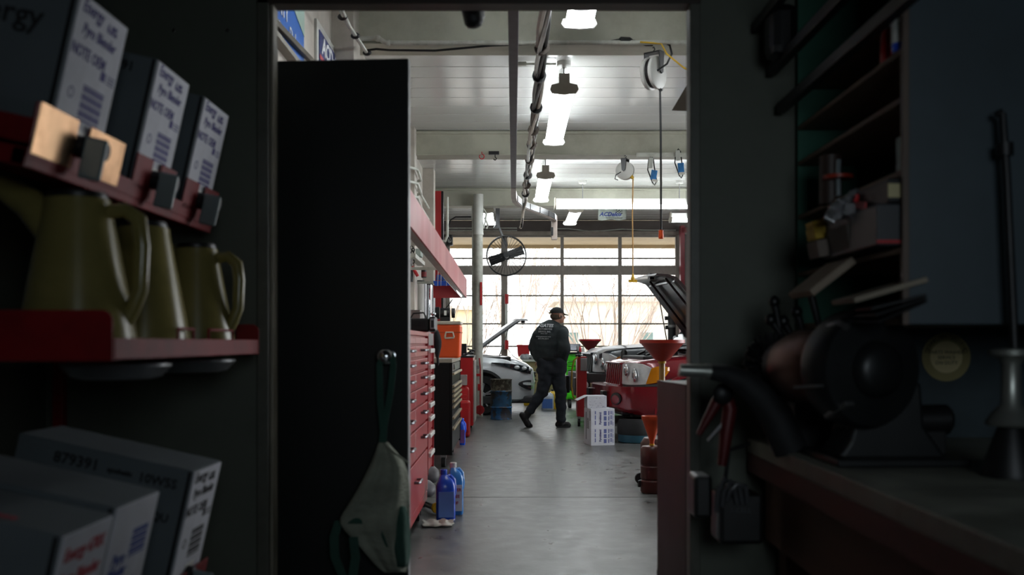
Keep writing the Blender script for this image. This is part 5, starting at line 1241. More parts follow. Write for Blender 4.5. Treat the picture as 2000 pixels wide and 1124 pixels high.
# boots: trailing one on its toe, leading one flat
b1 = [(Q(1032, 806, .02), Q(1025, 818, .02), .058, .052), (Q(1020, 811, .01), Q(1031, 829, .03), .046, .05), (Q(1031, 829, .03), Q(1036, 832.5, .06), .046, .036)]
b2 = [(Q(1095, 822, .02), Q(1094, 829, .02), .060, .055), (Q(1090, 829.5, .02), Q(1108, 830, .06), .046, .046), (Q(1106, 830.5, .06), Q(1111, 831, .08), .042, .034)]
blob('boot', b1, M_shoe, man, .008, 4)
s2 = blob('boot', b2, M_shoe, man, .008, 4)
MB().box(Q(1087, 0).x, Q(1114, 0).x, DM-.03, DM+.13, .001, .022).build('sole', M_rubber, s2, bevel=.02)
# lettering on the back
ux = Vector((.97, .22, -.03)); uy = Vector((.10, 0, 1))
def bk(px, py, dd=-.195): return frame(Q(px, py, dd), ux, uy)
for s, sz, x, y, b_ in (('GATES', .066, 1067.5, 636.5, .003), ('AUTOMOTIVE', .031, 1065.5, 643.2, .0008), ('SERVICE, INC.', .031, 1063.8, 648.4, .0008), ('SINCE 1957', .020, 1062.5, 652.2, .0003), ('www.gatesauto.com', .027, 1061.5, 657.8, .0003), ('303-396-2614', .028, 1061, 662, .0004)):
    o = text('lettering', s, sz, bk(x, y), mat('print_white', '#c6cbd0', .7), man, .001, bold=b_, shear=.25 if s == 'GATES' else 0)
    # press the letters onto the cloth
    from mathutils.bvhtree import BVHTree
    bv = BVHTree.FromPolygons([v.co for v in jo.data.vertices], [tuple(p.vertices) for p in jo.data.polygons])
    for v in o.data.vertices:
        h = bv.ray_cast(v.co+Vector((0, -.4, 0)), Vector((0, 1, 0)))
        if h[0]: v.co.y = h[0].y-.007
# ================================================================ BLACK DOOR IN THE DOORWAY, APRON
d = 3.72
t = thing('black_door', 'tall black door standing open just beyond the doorway on the left', 'door', (X_(798, d), d, 0), rz=math.radians(-4))
zt = Z_(114, d)
MB().box(-.86, -.004, 0, .04, .012, zt).build('slab', M_blackdoor, t, local=True, bevel=.002)
MB().box(-.0045, 0, .001, .039, .012, zt-.002).build('lit_edge', M_litedge, t, local=True, bevel=.001)  # pale strip on the black door: light along its edge put into the colour
kx = X_(757, d)-X_(798, d); kz = Z_(697, d)
kn = MB().lathe((kx, 0, kz), [(.030, 0), (.030, .006), (.012, .010), (.011, .030), (.026, .040), (.032, .055), (.030, .068), (.018, .078), (.004, .080)], (0, -1, 0), 28).build('knob', M_chrome, t, smooth=True, local=True)
M_canvas = mat('canvas_grey_green', '#979b8c', .95, var=.18, scale=7, bump=.4, stretch=(1, 1, 2)); M_dkgreen = mat('apron_green', '#35564b', .95, var=.2, scale=7, bump=.3)
t = thing('apron_bag', 'grey canvas and dark green work apron hanging by its strap from the door knob', 'apron', P(752, 1000, d-.06))
dk = d-.065
for pts in (((750, 690), (741, 712), (742, 780), (748, 845), (744, 880), (748, 920)), ((764, 690), (768, 712), (762, 770), (750, 835), (748, 880), (752, 925))):
    mb = MB(); q = [P(x, y, dk-.01*(i % 2)) for i, (x, y) in enumerate(pts)]
    mb.rings([[v+Vector((-.011, 0, 0)), v+Vector((.011, .004, 0)), v+Vector((.011, .008, 0)), v+Vector((-.011, .004, 0))] for v in q]); mb.build('strap', M_dkgreen, t, smooth=True)
rows = [(866, 742, 756), (880, 737, 768), (905, 728, 790), (935, 713, 797), (970, 694, 798), (1000, 674, 799), (1022, 658, 799), (1050, 690, 799), (1080, 715, 798), (1104, 735, 797), (1118, 752, 792)]
def sheet(name, rows, m, dz, fold, n=26, thick=.006):
    mb = MB(); vv = []
    for k, (y, x0, x1) in enumerate(rows):
        r = []
        for j in range(n+1):
            u = j/n; w = (x1-x0)/60
            f = fold*min(1, w)*(math.sin(u*9.5+.5+k*.12)*.6+math.sin(u*17+k*.2)*.25+.35*math.sin(u*4+k*.35))
            bulge = .05*math.sin(math.pi*u)*min(1, k/4)
            r.append(P(x0+(x1-x0)*u, y, dk-dz-bulge-f))
        vv.append(mb.verts(r))
    for a, b in zip(vv, vv[1:]):
        for j in range(n): mb.face([a[j], a[j+1], b[j+1], b[j]])
    o = mb.build(name, m, t, smooth=True, subsurf=1); s_ = o.modifiers.new('t', 'SOLIDIFY'); s_.thickness = thick
    return o
sheet('canvas', rows, M_canvas, .02, .022)
sheet('pocket', [(990, 752, 790), (1010, 742, 797), (1035, 738, 799), (1060, 748, 799), (1085, 762, 799), (1108, 770, 795)], M_dkgreen, .035, .018)
sheet('pocket_band', [(1000, 672, 716), (1012, 668, 722), (1024, 668, 716)], M_dkgreen, .035, .006)
MB().rings([[v+Vector((-.016, 0, 0)), v+Vector((.016, .004, 0)), v+Vector((.016, .008, 0)), v+Vector((-.016, .004, 0))] for v in [P(x, y, dk-.03-.006*i) for i, (x, y) in enumerate(((662, 1018), (652, 1050), (654, 1090), (668, 1124), (688, 1130), (694, 1090), (690, 1050)))]]).build('strap', M_dkgreen, t, smooth=True)
mb = MB(); mb.tube([P(752, 868, dk-.05), P(770, 885, dk-.055), P(798, 905, dk-.04)], .004, 6); mb.build('hem', M_canvas, t, smooth=True)

# ================================================================ DISPENSER RACK (left)
TILT = math.radians(12.5); ct, s_t = math.cos(TILT), math.sin(TILT)
def bagbox(xf, y0, y1, z, label, ink, side_m, L=.42, h=.335, lines=(), big=None, fold=False, spigot=True, sidetext=True):
    """carton tipped towards +x; local x runs back from the front face"""
    t = thing('dispenser_carton', label, 'box', (xf, y0, z), rot=(0, TILT, 0)); w = y1-y0
    MB().box(-L, 0, 0, w, 0, h).build('box', side_m, t, local=True, bevel=.004)
    MB().box(-.001, .003, .008, w-.002, .004, h-.004).build('front_panel', M_box, t, local=True, bevel=.001)
    MB().box(-.012, -.004, -.0015, .0, .004, h-.004).build('edge_fold', M_darkmetal, t, local=True)
    # printed front: text plane x -> +y, y -> z
    def fm(y, zz): return (Matrix.Translation((.0036, y, zz)) @ Matrix.Rotation(R90, 4, 'Z') @ Matrix.Rotation(R90, 4, 'X'),)
    for s, sz, y, zz, sh in lines: text('lettering', s, sz, fm(y*w, zz*h), ink, t, .0004, bold=.0008, shear=sh, sx=.95)
    mb = MB()
    if big == 'blue2': tb = (.52, .88, .60, .80)
    else: tb = (.40, .82, .26, .50)
    n = 9
    for i in range(n):
        z0 = h*(tb[2]+(tb[3]-tb[2])*i/n); z1 = z0+h*(tb[3]-tb[2])/n*(.8 if i % 2 else .5)
        for j in range(7):
            a = w*(tb[0]+(tb[1]-tb[0])*j/7); mb.box(.003, .0038, a, a+w*(tb[1]-tb[0])/7*.86, z0, z1)
    if not big:
        z0 = h*.565; mb.box(.003, .0038, w*.66, w*.76, z0, z0+h*.06)
        for i in range(3): mb.box(.003, .0038, w*.80, w*.95, z0+i*h*.022, z0+i*h*.022+h*.009)
    mb.build('print_table', ink, t, local=True)['kind'] = 'stuff'
    if not big: MB().lathe((.0032, w*.20, h*.40), [(.013, 0), (.013, .0006), (.010, .0006), (.010, 0)], (1, 0, 0), 20, caps=False).build('round_seal', ink, t, local=True)
    if sidetext:
        for s, sz, x, zz in sidetext:
            text('side_lettering', s, sz, (Matrix.Translation((x, -.001, zz)) @ Matrix.Rotation(R90, 4, 'X'),), M_blackink, t, .0004, bold=.001)
    if spigot:
        MB().box(.003, .005, w*.42, w*.72, h*.07, h*.20).build('tap_label', M_white, t, local=True, bevel=.001)
        sp = MB().lathe((.004, w*.50, .035), [(.026, 0), (.026, .02), (.020, .026), (.020, .070)], (1, 0, 0), 20).build('tap', M_darkmetal, t, smooth=True, local=True)
        MB().box(.030, .082, w*.50-.026, w*.50-.014, -.035, .060).build('tap_lever', mat('tap_plastic', '#6f7f80', .25, var=.1), sp, local=True, bevel=.012, seg=4)
        MB().tube([(.048, w*.50, .03), (.052, w*.50, -.015)], .016, 14).build('spout', M_darkmetal, sp, smooth=True, local=True)
    return t
M_side = mat('carton_side_grey', '#5f676b', .8, var=.07, scale=5)
PY = (('Energy', .040, .30, .93, .1), ('6.8%', .030, .70, .90, 0), ('Pyro Blender', .034, .50, .80, .15), ('NOTE OEM', .036, .38, .66, 0))
fx, fz = -.995, 1.66
bagbox(fx, 2.11, 2.37, fz, 'white dispenser carton with purple print, nearest of three on the top shelf', M_purple, M_side, lines=PY, sidetext=(('nergy', .07, -.14, .27), ), h=.35)
bagbox(fx, 2.58, 2.83, fz, 'white dispenser carton with purple print, middle of three on the top shelf', M_purple, M_side, lines=PY, sidetext=(('391', .035, -.08, .30), ))
bagbox(fx, 2.97, 3.22, fz, 'white dispenser carton with purple print, farthest of three on the top shelf', M_purple, M_side, lines=PY, sidetext=(('391', .035, -.08, .30), ))
fx2 = -.895
RD = (('Energy 670X', .036, .5, .86, .1), ('Pyro Blender', .036, .5, .71, .15), ('NOTE', .034, .45, .57, 0))
bagbox(fx2, 1.81, 2.045, .572, 'white carton with red print, nearest on the lower shelf', M_redink, M_side, lines=RD, sidetext=(('CAUTION', .03, -.2, .25),), spigot=False)
BL = (('Pyro', .040, .30, .62, .15), ('Blender', .034, .32, .53, .15), ('NOTE OEM', .034, .45, .40, 0))
bagbox(fx2, 2.055, 2.31, .582, 'white carton with blue print, second on the lower shelf', M_blueink, M_side, lines=BL, big='blue2', sidetext=(), spigot=False)
bagbox(fx2, 2.56, 2.80, .592, 'grey-sided carton marked 879391, farthest on the lower shelf', M_blackink, M_side, lines=PY, sidetext=(('879391', .040, -.30, .295), ('synthetic', .018, -.185, .292), ('10W5S', .034, -.085, .290), ('QU', .03, -.06, .2)), L=.46)
# top flap details of the lower cartons
for (y0, y1, z, w_) in ((1.81, 2.045, .572, M_redink),):
    t = thing('printed_flap', 'red printed strip lying on the nearest lower carton', 'strip', (fx2, y0, z), rot=(0, TILT, 0))
    mb = MB()
    for i in range(20):
        a = -.40+.3*i/20
        mb.box(a, a+.011, .03, .05, .336, .337)
    mb.build('print', M_redink, t, local=True)
# rack: uprights, tilted decks, lips
rk = thing('dispenser_rack', 'red steel dispenser rack along the left wall', 'rack', (-1.3, 2.6, 0))
xr0 = -1.53
for y in (1.30, 3.30):
    MB().box(xr0, xr0+.035, y, y+.035, 0, 2.75).build('upright', M_redrack, rk, bevel=.003)
def deck(xf, z, y0, y1, lip, notches, name='tilted_deck'):
    T = Matrix.Translation((xf, 0, z)) @ Matrix.Rotation(TILT, 4, 'Y')
    MB().box(-.52, .012, y0, y1, -.012, -.002, T).build(name, M_redrack, rk)
    MB().box(-.02, .012, y0, y1, -.05, -.012, T).build('front_rail', M_redrack, rk, bevel=.003)
    for y in (y0, y1-.01): MB().box(-.52, .012, y, y+.010, -.05, .05, T).build('side_cheek', M_redrack, rk)
    segs = []; a = y0
    for n0, n1 in notches: segs.append((a, n0)); a = n1
    segs.append((a, y1))
    for a, b in segs:
        if b-a > .01: MB().box(.008, .0135, a, b, -.012, lip, T).build('lip', M_redrack, rk, bevel=.002)
    MB().box(.008, .0135, y0, y1, -.03, .012, T).build('lip_base', M_redrack, rk, bevel=.002)
    return T
def nt(y0, y1): m = y0+(y1-y0)*.5; return (m-.032, m+.032)
T1 = deck(fx, fz, 2.02, 3.26, .085, (nt(2.11, 2.37), (2.40, 2.56), nt(2.58, 2.83), (2.855, 2.945), nt(2.97, 3.22)))
T2 = deck(fx2, .575, 1.78, 2.83, .07, (nt(1.81, 2.045), nt(2.055, 2.31), nt(2.56, 2.80)))
M_lipglint = mat('lip_glint_metal', '#e0b48a', .33, .95, var=.18, scale=7, dirt='#8a5a3c', dirt_amt=.6, dirt_scale=9)  # warm shiny strip: golden reflection on the red lip put into its colour
for a, b in ((2.03, nt(2.11, 2.37)[0]), (nt(2.11, 2.37)[1], 2.47)):
    MB().box(.0135, .0155, a, b, -.02, .088, T1 @ Matrix.Translation((0, 0, 0))).build('lip_glint', M_lipglint, rk, bevel=.001)
T_shade = deck(-.98, 2.56, 1.3, 3.40, .06, ())  # unseen top deck, added to shade the wall left of the doorway
# flat shelf for the pitchers
xs = -.832; z0 = 1.214
MB().box(-1.50, xs, 2.06, 3.24, z0, z0+.008).build('flat_shelf', M_redrack, rk)
MB().box(xs-.003, xs+.003, 2.07, 3.23, z0-.0, z0+.046).build('shelf_lip', M_redrack, rk, bevel=.002)
for y, zt, x0 in ((2.055, Z_(606, 2.06), -1.5), (3.235, Z_(634, 3.23), X_(462, 3.24))):
    mb = MB(); r = .022; zz0 = z0-.002; x1 = xs+.004
    poly = [(x0, zz0), (x1, zz0)]+[(x1-r+r*math.cos(a), zt-r+r*math.sin(a)) for a in (0, .4, .8, 1.2, 1.57)]+[(x0, zt)]
    mb.prism(poly, 'XZ', y, y+.004).build('end_plate', M_redrack, rk)
for a, b in ((2.5, 2.62), (2.75, 2.98)):
    MB().tube([(xs-.01, a, z0+.01), (xs-.01, a, z0+.072), (xs-.01, b, z0+.072), (xs-.01, b, z0+.01)], .004, 8).build('wire_guard', M_redrack, rk, smooth=True)
for k, y in enumerate((2.42, 2.98)):
    tp = thing('drip_pan', ('nearer', 'farther')[k]+' round pale drip pan hanging under the pitcher shelf', 'pan', (-.96, y, z0-.05))
    MB().lathe((-.965, y, z0-.052), [(.08, 0), (.105, .006), (.125, .03), (.13, .032), (.128, .038), (.12, .036), (.1, .012), (.01, .008)], n=36).build('pan', mat('pan_grey', '#8b8d90', .3, .5), tp, smooth=True)
# pitchers
M_pit = mat('pitcher_amber', '#857b48', .24, var=.12, scale=3, dirt='#4b4a26', dirt_amt=.5, dirt_scale=2.5)
def pitcher(px, d, label, spout, s=1.0, ang=0.0):
    t = thing('oil_pitcher', label, 'pitcher', (X_(px, d), d, z0+.009), rz=ang)
    hb, r0, r1 = .335*s, .125*s, .068*s
    MB().lathe((0, 0, 0), [(r0*.94, 0), (r0, .012), (r0*.98, .03), (r1*1.03, hb-.02), (r1, hb), (r1*.86, hb+.004)], n=40).build('body', M_pit, t, smooth=True, local=True)
    MB().lathe((0, 0, hb), [(r1*.9, 0), (r1*.92, .006), (r1*.88, .016), (r1*.3, .02), (.005, .02)], n=32).build('lid', M_black, t, smooth=True, local=True)
    MB().tube([(r1*.8, 0, hb-.03), (r1*1.5, 0, hb-.022), (r1*1.95, 0, hb-.045), (r1*2.05, 0, hb*.7), (r1*2.0, 0, hb*.42), (r1*1.75, 0, hb*.30), (r0*.83, 0, hb*.22)], [.016, .017, .019, .018, .017, .018, .018], 12).build('handle', M_pit, t, smooth=True, local=True)
    if spout:
        MB().tube([(-r1*.7, 0, hb*.80), (-r1*1.5, 0, hb*.97), (-r1*2.4, 0, hb*1.08), (-r1*3.1, 0, hb*1.12)], [.045, .035, .026, .02], 16).build('spout', M_pit, t, smooth=True, local=True)
    return t
pitcher(152, 2.24, 'large amber oil pitcher with a long spout, nearest on the flat red shelf', True, 1.04)
pitcher(280, 2.62, 'amber oil pitcher in the middle of the flat red shelf', False, .98, math.radians(112))
pitcher(384, 3.03, 'small amber oil pitcher at the far end of the flat red shelf', True, .93)
# electrical plate low on the left wall
tag(MB().box(SX0, SX0+.01, 2.5, 2.75, 1.0, 1.17).build('wall_plate', mat('plate_dark', '#4a4b45', .6), bevel=.003), 'dull square plate on the dark wall below the pitcher shelf', 'plate')

# ================================================================ RIGHT: WALL CABINET, BENCH AND THINGS ON IT
M_cab = mat('cabinet_blue_grey', '#37434a', .5, var=.08, scale=4, dirt='#2b3438', dirt_amt=.4, dirt_scale=3)
M_cabin = mat('cabinet_inside', '#232422', .8, var=.1); M_green = mat('cabinet_green', '#1f5a48', .6, var=.1); M_shelf = mat('shelf_edge_wood', '#6f5a49', .6, var=.15, scale=10)
cx0, cy0, cy1 = .972, 2.477, 3.42; cz0, cz1 = Z_(634, 2.477), 2.80
t = thing('wall_cabinet', 'open blue-grey wall cabinet full of dim shelves above the workbench', 'cabinet', (cx0+.3, 2.9, cz0))
MB().box(cx0, SX1-.003, cy0, cy0+.018, cz0, cz1).build('near_side', M_cab, t, bevel=.002)
MB().box(cx0-.004, cx0+.012, cy0-.003, cy0+.015, cz0-.002, cz1).build('front_edge', mat('edge_brown', '#5b4c42', .5), t, bevel=.002)
MB().box(cx0, cx0+.34, cy1-.018, cy1, cz0, cz1).build('far_side', M_green, t)
MB().box(cx0+.33, cx0+.345, cy0+.018, cy1-.018, cz0, cz1).build('back', M_cabin, t)
MB().box(cx0, cx0+.34, cy0+.018, cy1-.018, cz0, cz0+.018).build('bottom', M_shelf, t)
shz = [Z_(480, 2.5)+.0, Z_(330, 2.5), Z_(190, 2.5), Z_(95, 2.5), 2.13]
shz = [1.49, 1.685, 1.868, 1.99, 2.13]
for z in shz: MB().box(cx0, cx0+.33, cy0+.018, cy1-.018, z-.014, z).build('shelf', M_shelf, t, bevel=.001)
for k, (x, z) in enumerate(((-.06, 2.05), (-.09, 2.18), (-.14, 2.33))):
    tag(MB().bar((cx0+x, 2.2, z), (cx0+x, 3.4, z), .03, .035).build('overhead_bar', M_darkmetal, bevel=.003), ('lowest', 'middle', 'highest')[k]+' of three dark bars running overhead along the cabinet front', 'bar', 'overhead bars')
tag(MB().cbox((X_(1533, 3.2), 3.25, Z_(55, 3.2)), (.09, .12, .17)).build('horn_speaker', M_black, bevel=.03), 'black box speaker high on the wall left of the cabinet', 'speaker')
def put(label, name, cat, m, c, s, rot=(0, 0, 0), bev=.003, group=None): return tag(MB().cbox(c, s, rot).build(name, m, bevel=bev), label, cat, group)
def sx(px, d): return X_(px, d)
# top visible shelf: bottles
d = 2.53
t = thing('spray_bottle', 'blue and white spray bottle at the near end of the upper cabinet shelf', 'bottle', (cx0+.022, d, 1.99)); b0 = (cx0+.02, d+.01, 1.992)
MB().lathe(b0, [(.026, 0), (.028, .01), (.028, .11), (.012, .14), (.012, .17)], n=20).build('body', M_bluefl, t, smooth=True)
MB().lathe(b0, [(.0285, .02), (.0285, .085)], n=20).build('label', M_white, t, smooth=True); MB().lathe(b0, [(.014, .17), (.014, .25)], n=14).build('nozzle', M_white, t, smooth=True)
t = thing('squeeze_bottle', 'red bottle with a pale cone top on the upper cabinet shelf', 'bottle', (cx0+.02, 2.63, 1.99))
MB().lathe((cx0+.035, 2.64, 1.992), [(.032, 0), (.034, .01), (.033, .07), (.03, .085)], n=20).build('body', M_redplastic, t, smooth=True); MB().lathe((cx0+.035, 2.64, 1.992), [(.026, .085), (.010, .15)], n=16).build('cone', mat('cone_pale', '#8f9090', .5), t, smooth=True)
put('small pale blue box at the near end of the third cabinet shelf', 'small_box', 'box', mat('pale_blue_box', '#9fc0bd', .5), (cx0+.02, 2.52, 1.685+.045), (.03, .05, .085))
# long clear tube, red ring
t = thing('clear_tube', 'upright clear tube with a red collar standing in the cabinet', 'tube', (cx0+.03, 3.0, 1.685))
p = P(1636, 372, 3.05); MB().tube([P(1638, 312, 3.03), P(1637, 342, 3.03), P(1638, 383, 3.03)], .008, 12).build('tube', mat('tube_clear', '#98a2a6', .1, .3), t, smooth=True)
MB().tube([P(1637, 350, 3.03), P(1637, 343, 3.03)], .045, 20).build('collar', mat('collar_red', '#a8341f', .4), t, smooth=True)
MB().tube([P(1622, 400, 3.08), P(1622, 305, 3.08)], .035, 20).build('canister', mat('canister_brown', '#3a2a24', .5), t, smooth=True)
# lower shelf bins
t = thing('parts_drawer_bin', 'dark two-drawer parts bin with a cream label in the cabinet', 'bin', (cx0+.05, 2.7, 1.49))
MB().box(cx0-.06, cx0+.25, 2.50, 2.93, 1.37+.125, 1.60).build('lower_bin', mat('bin_dark', '#34363a', .45, var=.1), t, bevel=.004)
MB().box(cx0-.03, cx0+.25, 2.50, 2.80, 1.602, 1.665).build('upper_bin', M_darkmetal, t, bevel=.004)
MB().box(cx0-.032, cx0+.01, 2.498, 2.50, 1.615, 1.65).build('label', mat('cream_label', '#b9ae84', .6), t)
MB().box(cx0-.061, cx0+.01, 2.495, 2.50, 1.50, 1.508).build('red_edge', M_redplastic, t)
MB().bar((cx0-.045, 2.62, 1.61), (cx0-.035, 2.78, 1.64), .004, .02).build('red_tag', M_redplastic, t)
t = thing('foil_packet', 'crinkled shiny white packet lying on the parts in the cabinet', 'packet', P(1643, 425, 2.75)); rnd = random.Random(6)
for i in range(11):
    c = P(1622+5.2*i+rnd.uniform(-3, 3), 415-2.2*i+rnd.uniform(-12, 12), 2.72+rnd.uniform(0, .04)); MB().cbox(c, (.032, .02, .034), (rnd.uniform(-1, 1), rnd.uniform(-1, 1), rnd.uniform(-1, 1))).build('crinkle', mat('foil', '#d6d6da', .2, .75, var=.3, scale=30), t, bevel=.002)
MB().tube([P(1670, 395, 2.70), P(1674, 386, 2.70), P(1673, 380, 2.70)], .006, 8).build('red_cap', M_redplastic, t, smooth=True)
for k, (y0_, z_) in enumerate(((452, 1), (436, 0))):
    pass
t = thing('yellow_boxes', 'yellow box below a second thinner yellow box in the cabinet', 'box', P(1602, 468, 2.95)); Mye = mat('yellow_card', '#b3921c', .6, var=.08)
MB().cbox(P(1603, 455, 2.95), (.062, .08, .036), (0, -.17, 0)).build('box', Mye, t, bevel=.002)
MB().cbox(P(1597, 437, 2.96), (.050, .08, .018), (0, -.25, 0)).build('thin_box', Mye, t, bevel=.002)
put('brown-grey open carton at the bottom left of the cabinet', 'open_carton', 'box', mat('kraft_dim', '#6e635b', .8, var=.1), P(1612, 485, 2.93), (.075, .10, .05), (0, -.17, 0))
put('grey-brown parts box in the middle of the lower cabinet shelf', 'parts_box', 'box', mat('parts_box_brown', '#4a443e', .8, var=.1), P(1663, 465, 2.78), (.075, .16, .075), (0, -.17, 0))
put('pale manual leaning out of the lowest cabinet shelf', 'manual', 'book', mat('manual_tan', '#8a7c6c', .7, var=.12), P(1603, 545, 2.85), (.022, .22, .15), (.0, math.radians(52), 0))
put('pale flat board resting on the grinder shelf', 'flat_board', 'board', mat('board_tan', '#857b6c', .7, var=.12), P(1715, 570, 2.55), (.19, .18, .014), (0, math.radians(-16), 0))
for k in range(3):
    put(('top', 'middle', 'bottom')[k]+' thin steel blade in the stack under the flat board', 'steel_strip', 'strip', M_darkmetal, P(1738, 592+k*9, 2.5), (.14, .12, .006), (0, math.radians(-14-4*k), .1*k), .001, 'blades under the board')
# workbench
bz = .925; bx = .80
wb = thing('workbench', 'heavy dark workbench with a worn grey top and reddish wooden apron', 'workbench', (1.3, 2.0, 0))
MB().box(bx, SX1-.003, -.4, 3.42, bz-.05, bz).build('top', mat('bench_top', '#8b8c80', .5, var=.18, scale=5, dirt='#55534a', dirt_amt=.7, dirt_scale=3, rvar=.12, bump=.1), wb, bevel=.005)
MB().box(bx+.0, bx+.035, -.4, 3.40, bz-.115, bz-.05).build('apron', mat('apron_red_wood', '#5b2f28', .6, var=.2, scale=8, stretch=(1, .15, 1)), wb, bevel=.003)
MB().box(bx+.05, bx+.085, -.4, 3.36, bz-.34, bz-.12).build('side_board', mat('board_brown', '#5a3826', .65, var=.2, scale=8, stretch=(1, .15, 1)), wb, bevel=.003)
for y in (3.25, 1.4, -.3):
    for x in (bx+.09, SX1-.12): MB().box(x, x+.09, y, y+.09, 0, bz-.05).build('leg', mat('board_brown', '#5a3826', .65), wb, bevel=.004)
# bench grinder
g = thing('bench_grinder', 'big old bench grinder with a round wheel guard and a wire brush wheel', 'grinder', (1.0, 2.8, bz))
M_gr2 = mat('grinder_paint', '#1d1f20', .4, .3, var=.2, scale=6); M_copr = mat('grinder_copper', '#6b4a40', .35, .6, var=.2, scale=5)
pn, pf = P(1706, 722, 2.60), P(1512, 712, 3.02); axd = (pn-pf).normalized(); Lg = (pn-pf).length
MB().lathe(pn-axd*.0, [(.02, -.105), (.150, -.105), (.156, -.09), (.156, -.015), (.148, .0), (.075, .008), (.07, .03), (.05, .045), (.01, .05)], axd, 44).build('wheel_guard', M_gr2, g, smooth=True)
MB().lathe(pn-axd*.18, [(.03, -.20), (.085, -.18), (.105, -.12), (.108, .03), (.09, .07)], axd, 36).build('motor', M_copr, g, smooth=True)
MB().lathe(pn-axd*.36, [(.03, -.06), (.075, -.04), (.08, .0), (.04, .02)], axd, 28).build('end_bell', M_gr2, g, smooth=True)
mb = MB(); a1 = axd.cross(Vector((0, 0, 1))).normalized(); a2 = a1.cross(axd); rnd = random.Random(8)
for i in range(130):
    a = i*2*math.pi/130; u = a1*math.cos(a)+a2*math.sin(a); c0 = pf+axd*rnd.uniform(-.025, .025); mb.tube([c0+u*.04, c0+u*(.095+rnd.uniform(-.006, .006))], [.003, .0045], 4)
mb.lathe(pf-axd*.03, [(.03, 0), (.05, .01), (.05, .05), (.03, .06)], axd, 20); o = mb.build('wire_brush', M_darkmetal, g)
mb = MB().prism([(1.00, bz+.001), (1.17, bz+.001), (1.10, bz+.10), (1.09, bz+.22), (.95, bz+.22), (.90, bz+.06), (.86, bz+.001)], 'XZ', 2.66, 2.84)
mb.build('pedestal', M_gr2, g, bevel=.01); MB().box(.84, 1.19, 2.58, 2.92, bz+.0, bz+.022).build('foot', M_gr2, g, bevel=.006)
MB().bar(P(1560, 757, 2.62), P(1608, 754, 2.56), .05, .008).build('tool_rest', M_steel, g, bevel=.002)
MB().bar(P(1618, 815, 2.62), P(1660, 788, 2.55), .03, .012).build('tool_rest', M_steel, g, bevel=.002)
MB().tube([P(1618, 640, 2.62), P(1640, 632, 2.58), P(1655, 640, 2.56)], .01, 8).build('eye_shield_arm', M_steel, g, smooth=True)
for k, (x, y, x2, y2) in enumerate(((1505, 625, 1535, 668), (1530, 628, 1548, 660), (1512, 590, 1522, 640), (1556, 610, 1568, 650), (1580, 560, 1600, 640))):
    t = thing('hand_file', ('broad dark', 'short dark', 'knob-ended', 'slim', 'long')[k]+' hand tool standing up behind the grinder', 'hand tool', P(x2, y2, 3.1), group='hand tools behind the grinder')
    MB().tube([P(x2+10, y2+60, 3.1), P(x2, y2, 3.1), P(x, y, 3.1)], [.008, .010, .013], 10).build('shank', M_darkmetal, t, smooth=True)
    MB().ell(P(x, y, 3.1), (.018, .018, .02), 12, 8).build('knob', M_black, t, smooth=True)
tag(MB().box(.86, 1.25, 3.05, 3.15, bz, bz+.14).build('tool_block', M_darkmetal, bevel=.006), 'dark tool block holding hand tools behind the grinder', 'block')
# round sticker
d = YD-.024; t = thing('round_sticker', 'round cream sticker with a dark lettered ring on the board behind the bench', 'sticker', P(1848, 698, d)); c = P(1848, 698, d); r = .0835
MB().lathe(c, [(r, 0), (r, .001)], (0, -1, 0), 40).build('disc', mat('sticker_ring', '#a89c6a', .6, var=.08), t)
MB().lathe(c+Vector((0, -.001, 0)), [(r*.66, 0), (r*.66, .001)], (0, -1, 0), 40).build('centre', mat('sticker_cream', '#e8d8a4', .6, var=.05), t)
for s, z in (('PARTS WASHER', .016), ('SERVICE', -.002), ('ON DUTY', -.020)): text('lettering', s, .017, frame(c+Vector((0, -.0022, z)), (1, 0, 0), (0, 0, 1)), M_blackink, t, .0003)
for k, ch in enumerate('TECHNICIAN CERTIFIED'):
    a = math.radians(165-k*7.8*1.0); u = Vector((math.cos(a), 0, math.sin(a)))
    if ch != ' ': text('ring_letter', ch, .020, frame(c+u*r*.83+Vector((0, -.0014, 0)), (math.sin(a), 0, -math.cos(a)), u), M_blackink, t, .0003)
# right-hand things on bench
d = 2.42
t = thing('chrome_stand', 'spool-shaped polished metal stand at the right end of the bench', 'stand', (X_(1975, d), d, bz)); c = (X_(1975, d), d, 0)
M_pol = mat('polished_dull', '#a5a7a0', .38, .8, var=.12)
MB().lathe(c, [(.055, Z_(832, d)), (.06, Z_(826, d)), (.045, Z_(808, d)), (.024, Z_(790, d)), (.022, Z_(712, d)), (.030, Z_(700, d)), (.050, Z_(694, d)), (.052, Z_(684, d)), (.01, Z_(680, d))], n=32).build('spool', M_pol, t, smooth=True)
MB().lathe(c, [(.07, bz), (.07, bz+.012), (.03, Z_(832, d))], n=28).build('foot', M_darkmetal, t, smooth=True)
MB().tube([(c[0]+.008, d, Z_(682, d)), (X_(1966, d), d, Z_(340, d)), (X_(1958, d), d, Z_(222, d))], [.011, .010, .009], 14).build('rod', M_darkmetal, t, smooth=True)
MB().tube([(X_(1963, d), d, Z_(305, d)), (X_(1962, d), d, Z_(280, d))], .020, 16).build('rod_collar', M_darkmetal, t, smooth=True)
MB().tube([(X_(1957, d), d, Z_(218, d)), (X_(1945, d), d, Z_(224, d))], .008, 10).build('rod_hook', M_darkmetal, t, smooth=True)
d = 2.75
t = thing('rubber_roll', 'short black roll lying on the bench behind the grinder', 'roll', (X_(1803, d), d, Z_(855, d)))
MB().tube([P(1752, 822, d), P(1758, 822, d), P(1848, 820, d), P(1856, 820, d)], [.03, .042, .042, .03], 20).build('roll', M_darkmetal, t, smooth=True)
MB().box(X_(1770, d), X_(1840, d), d-.03, d+.03, bz, Z_(840, d)).build('cradle', M_black, t, bevel=.004)
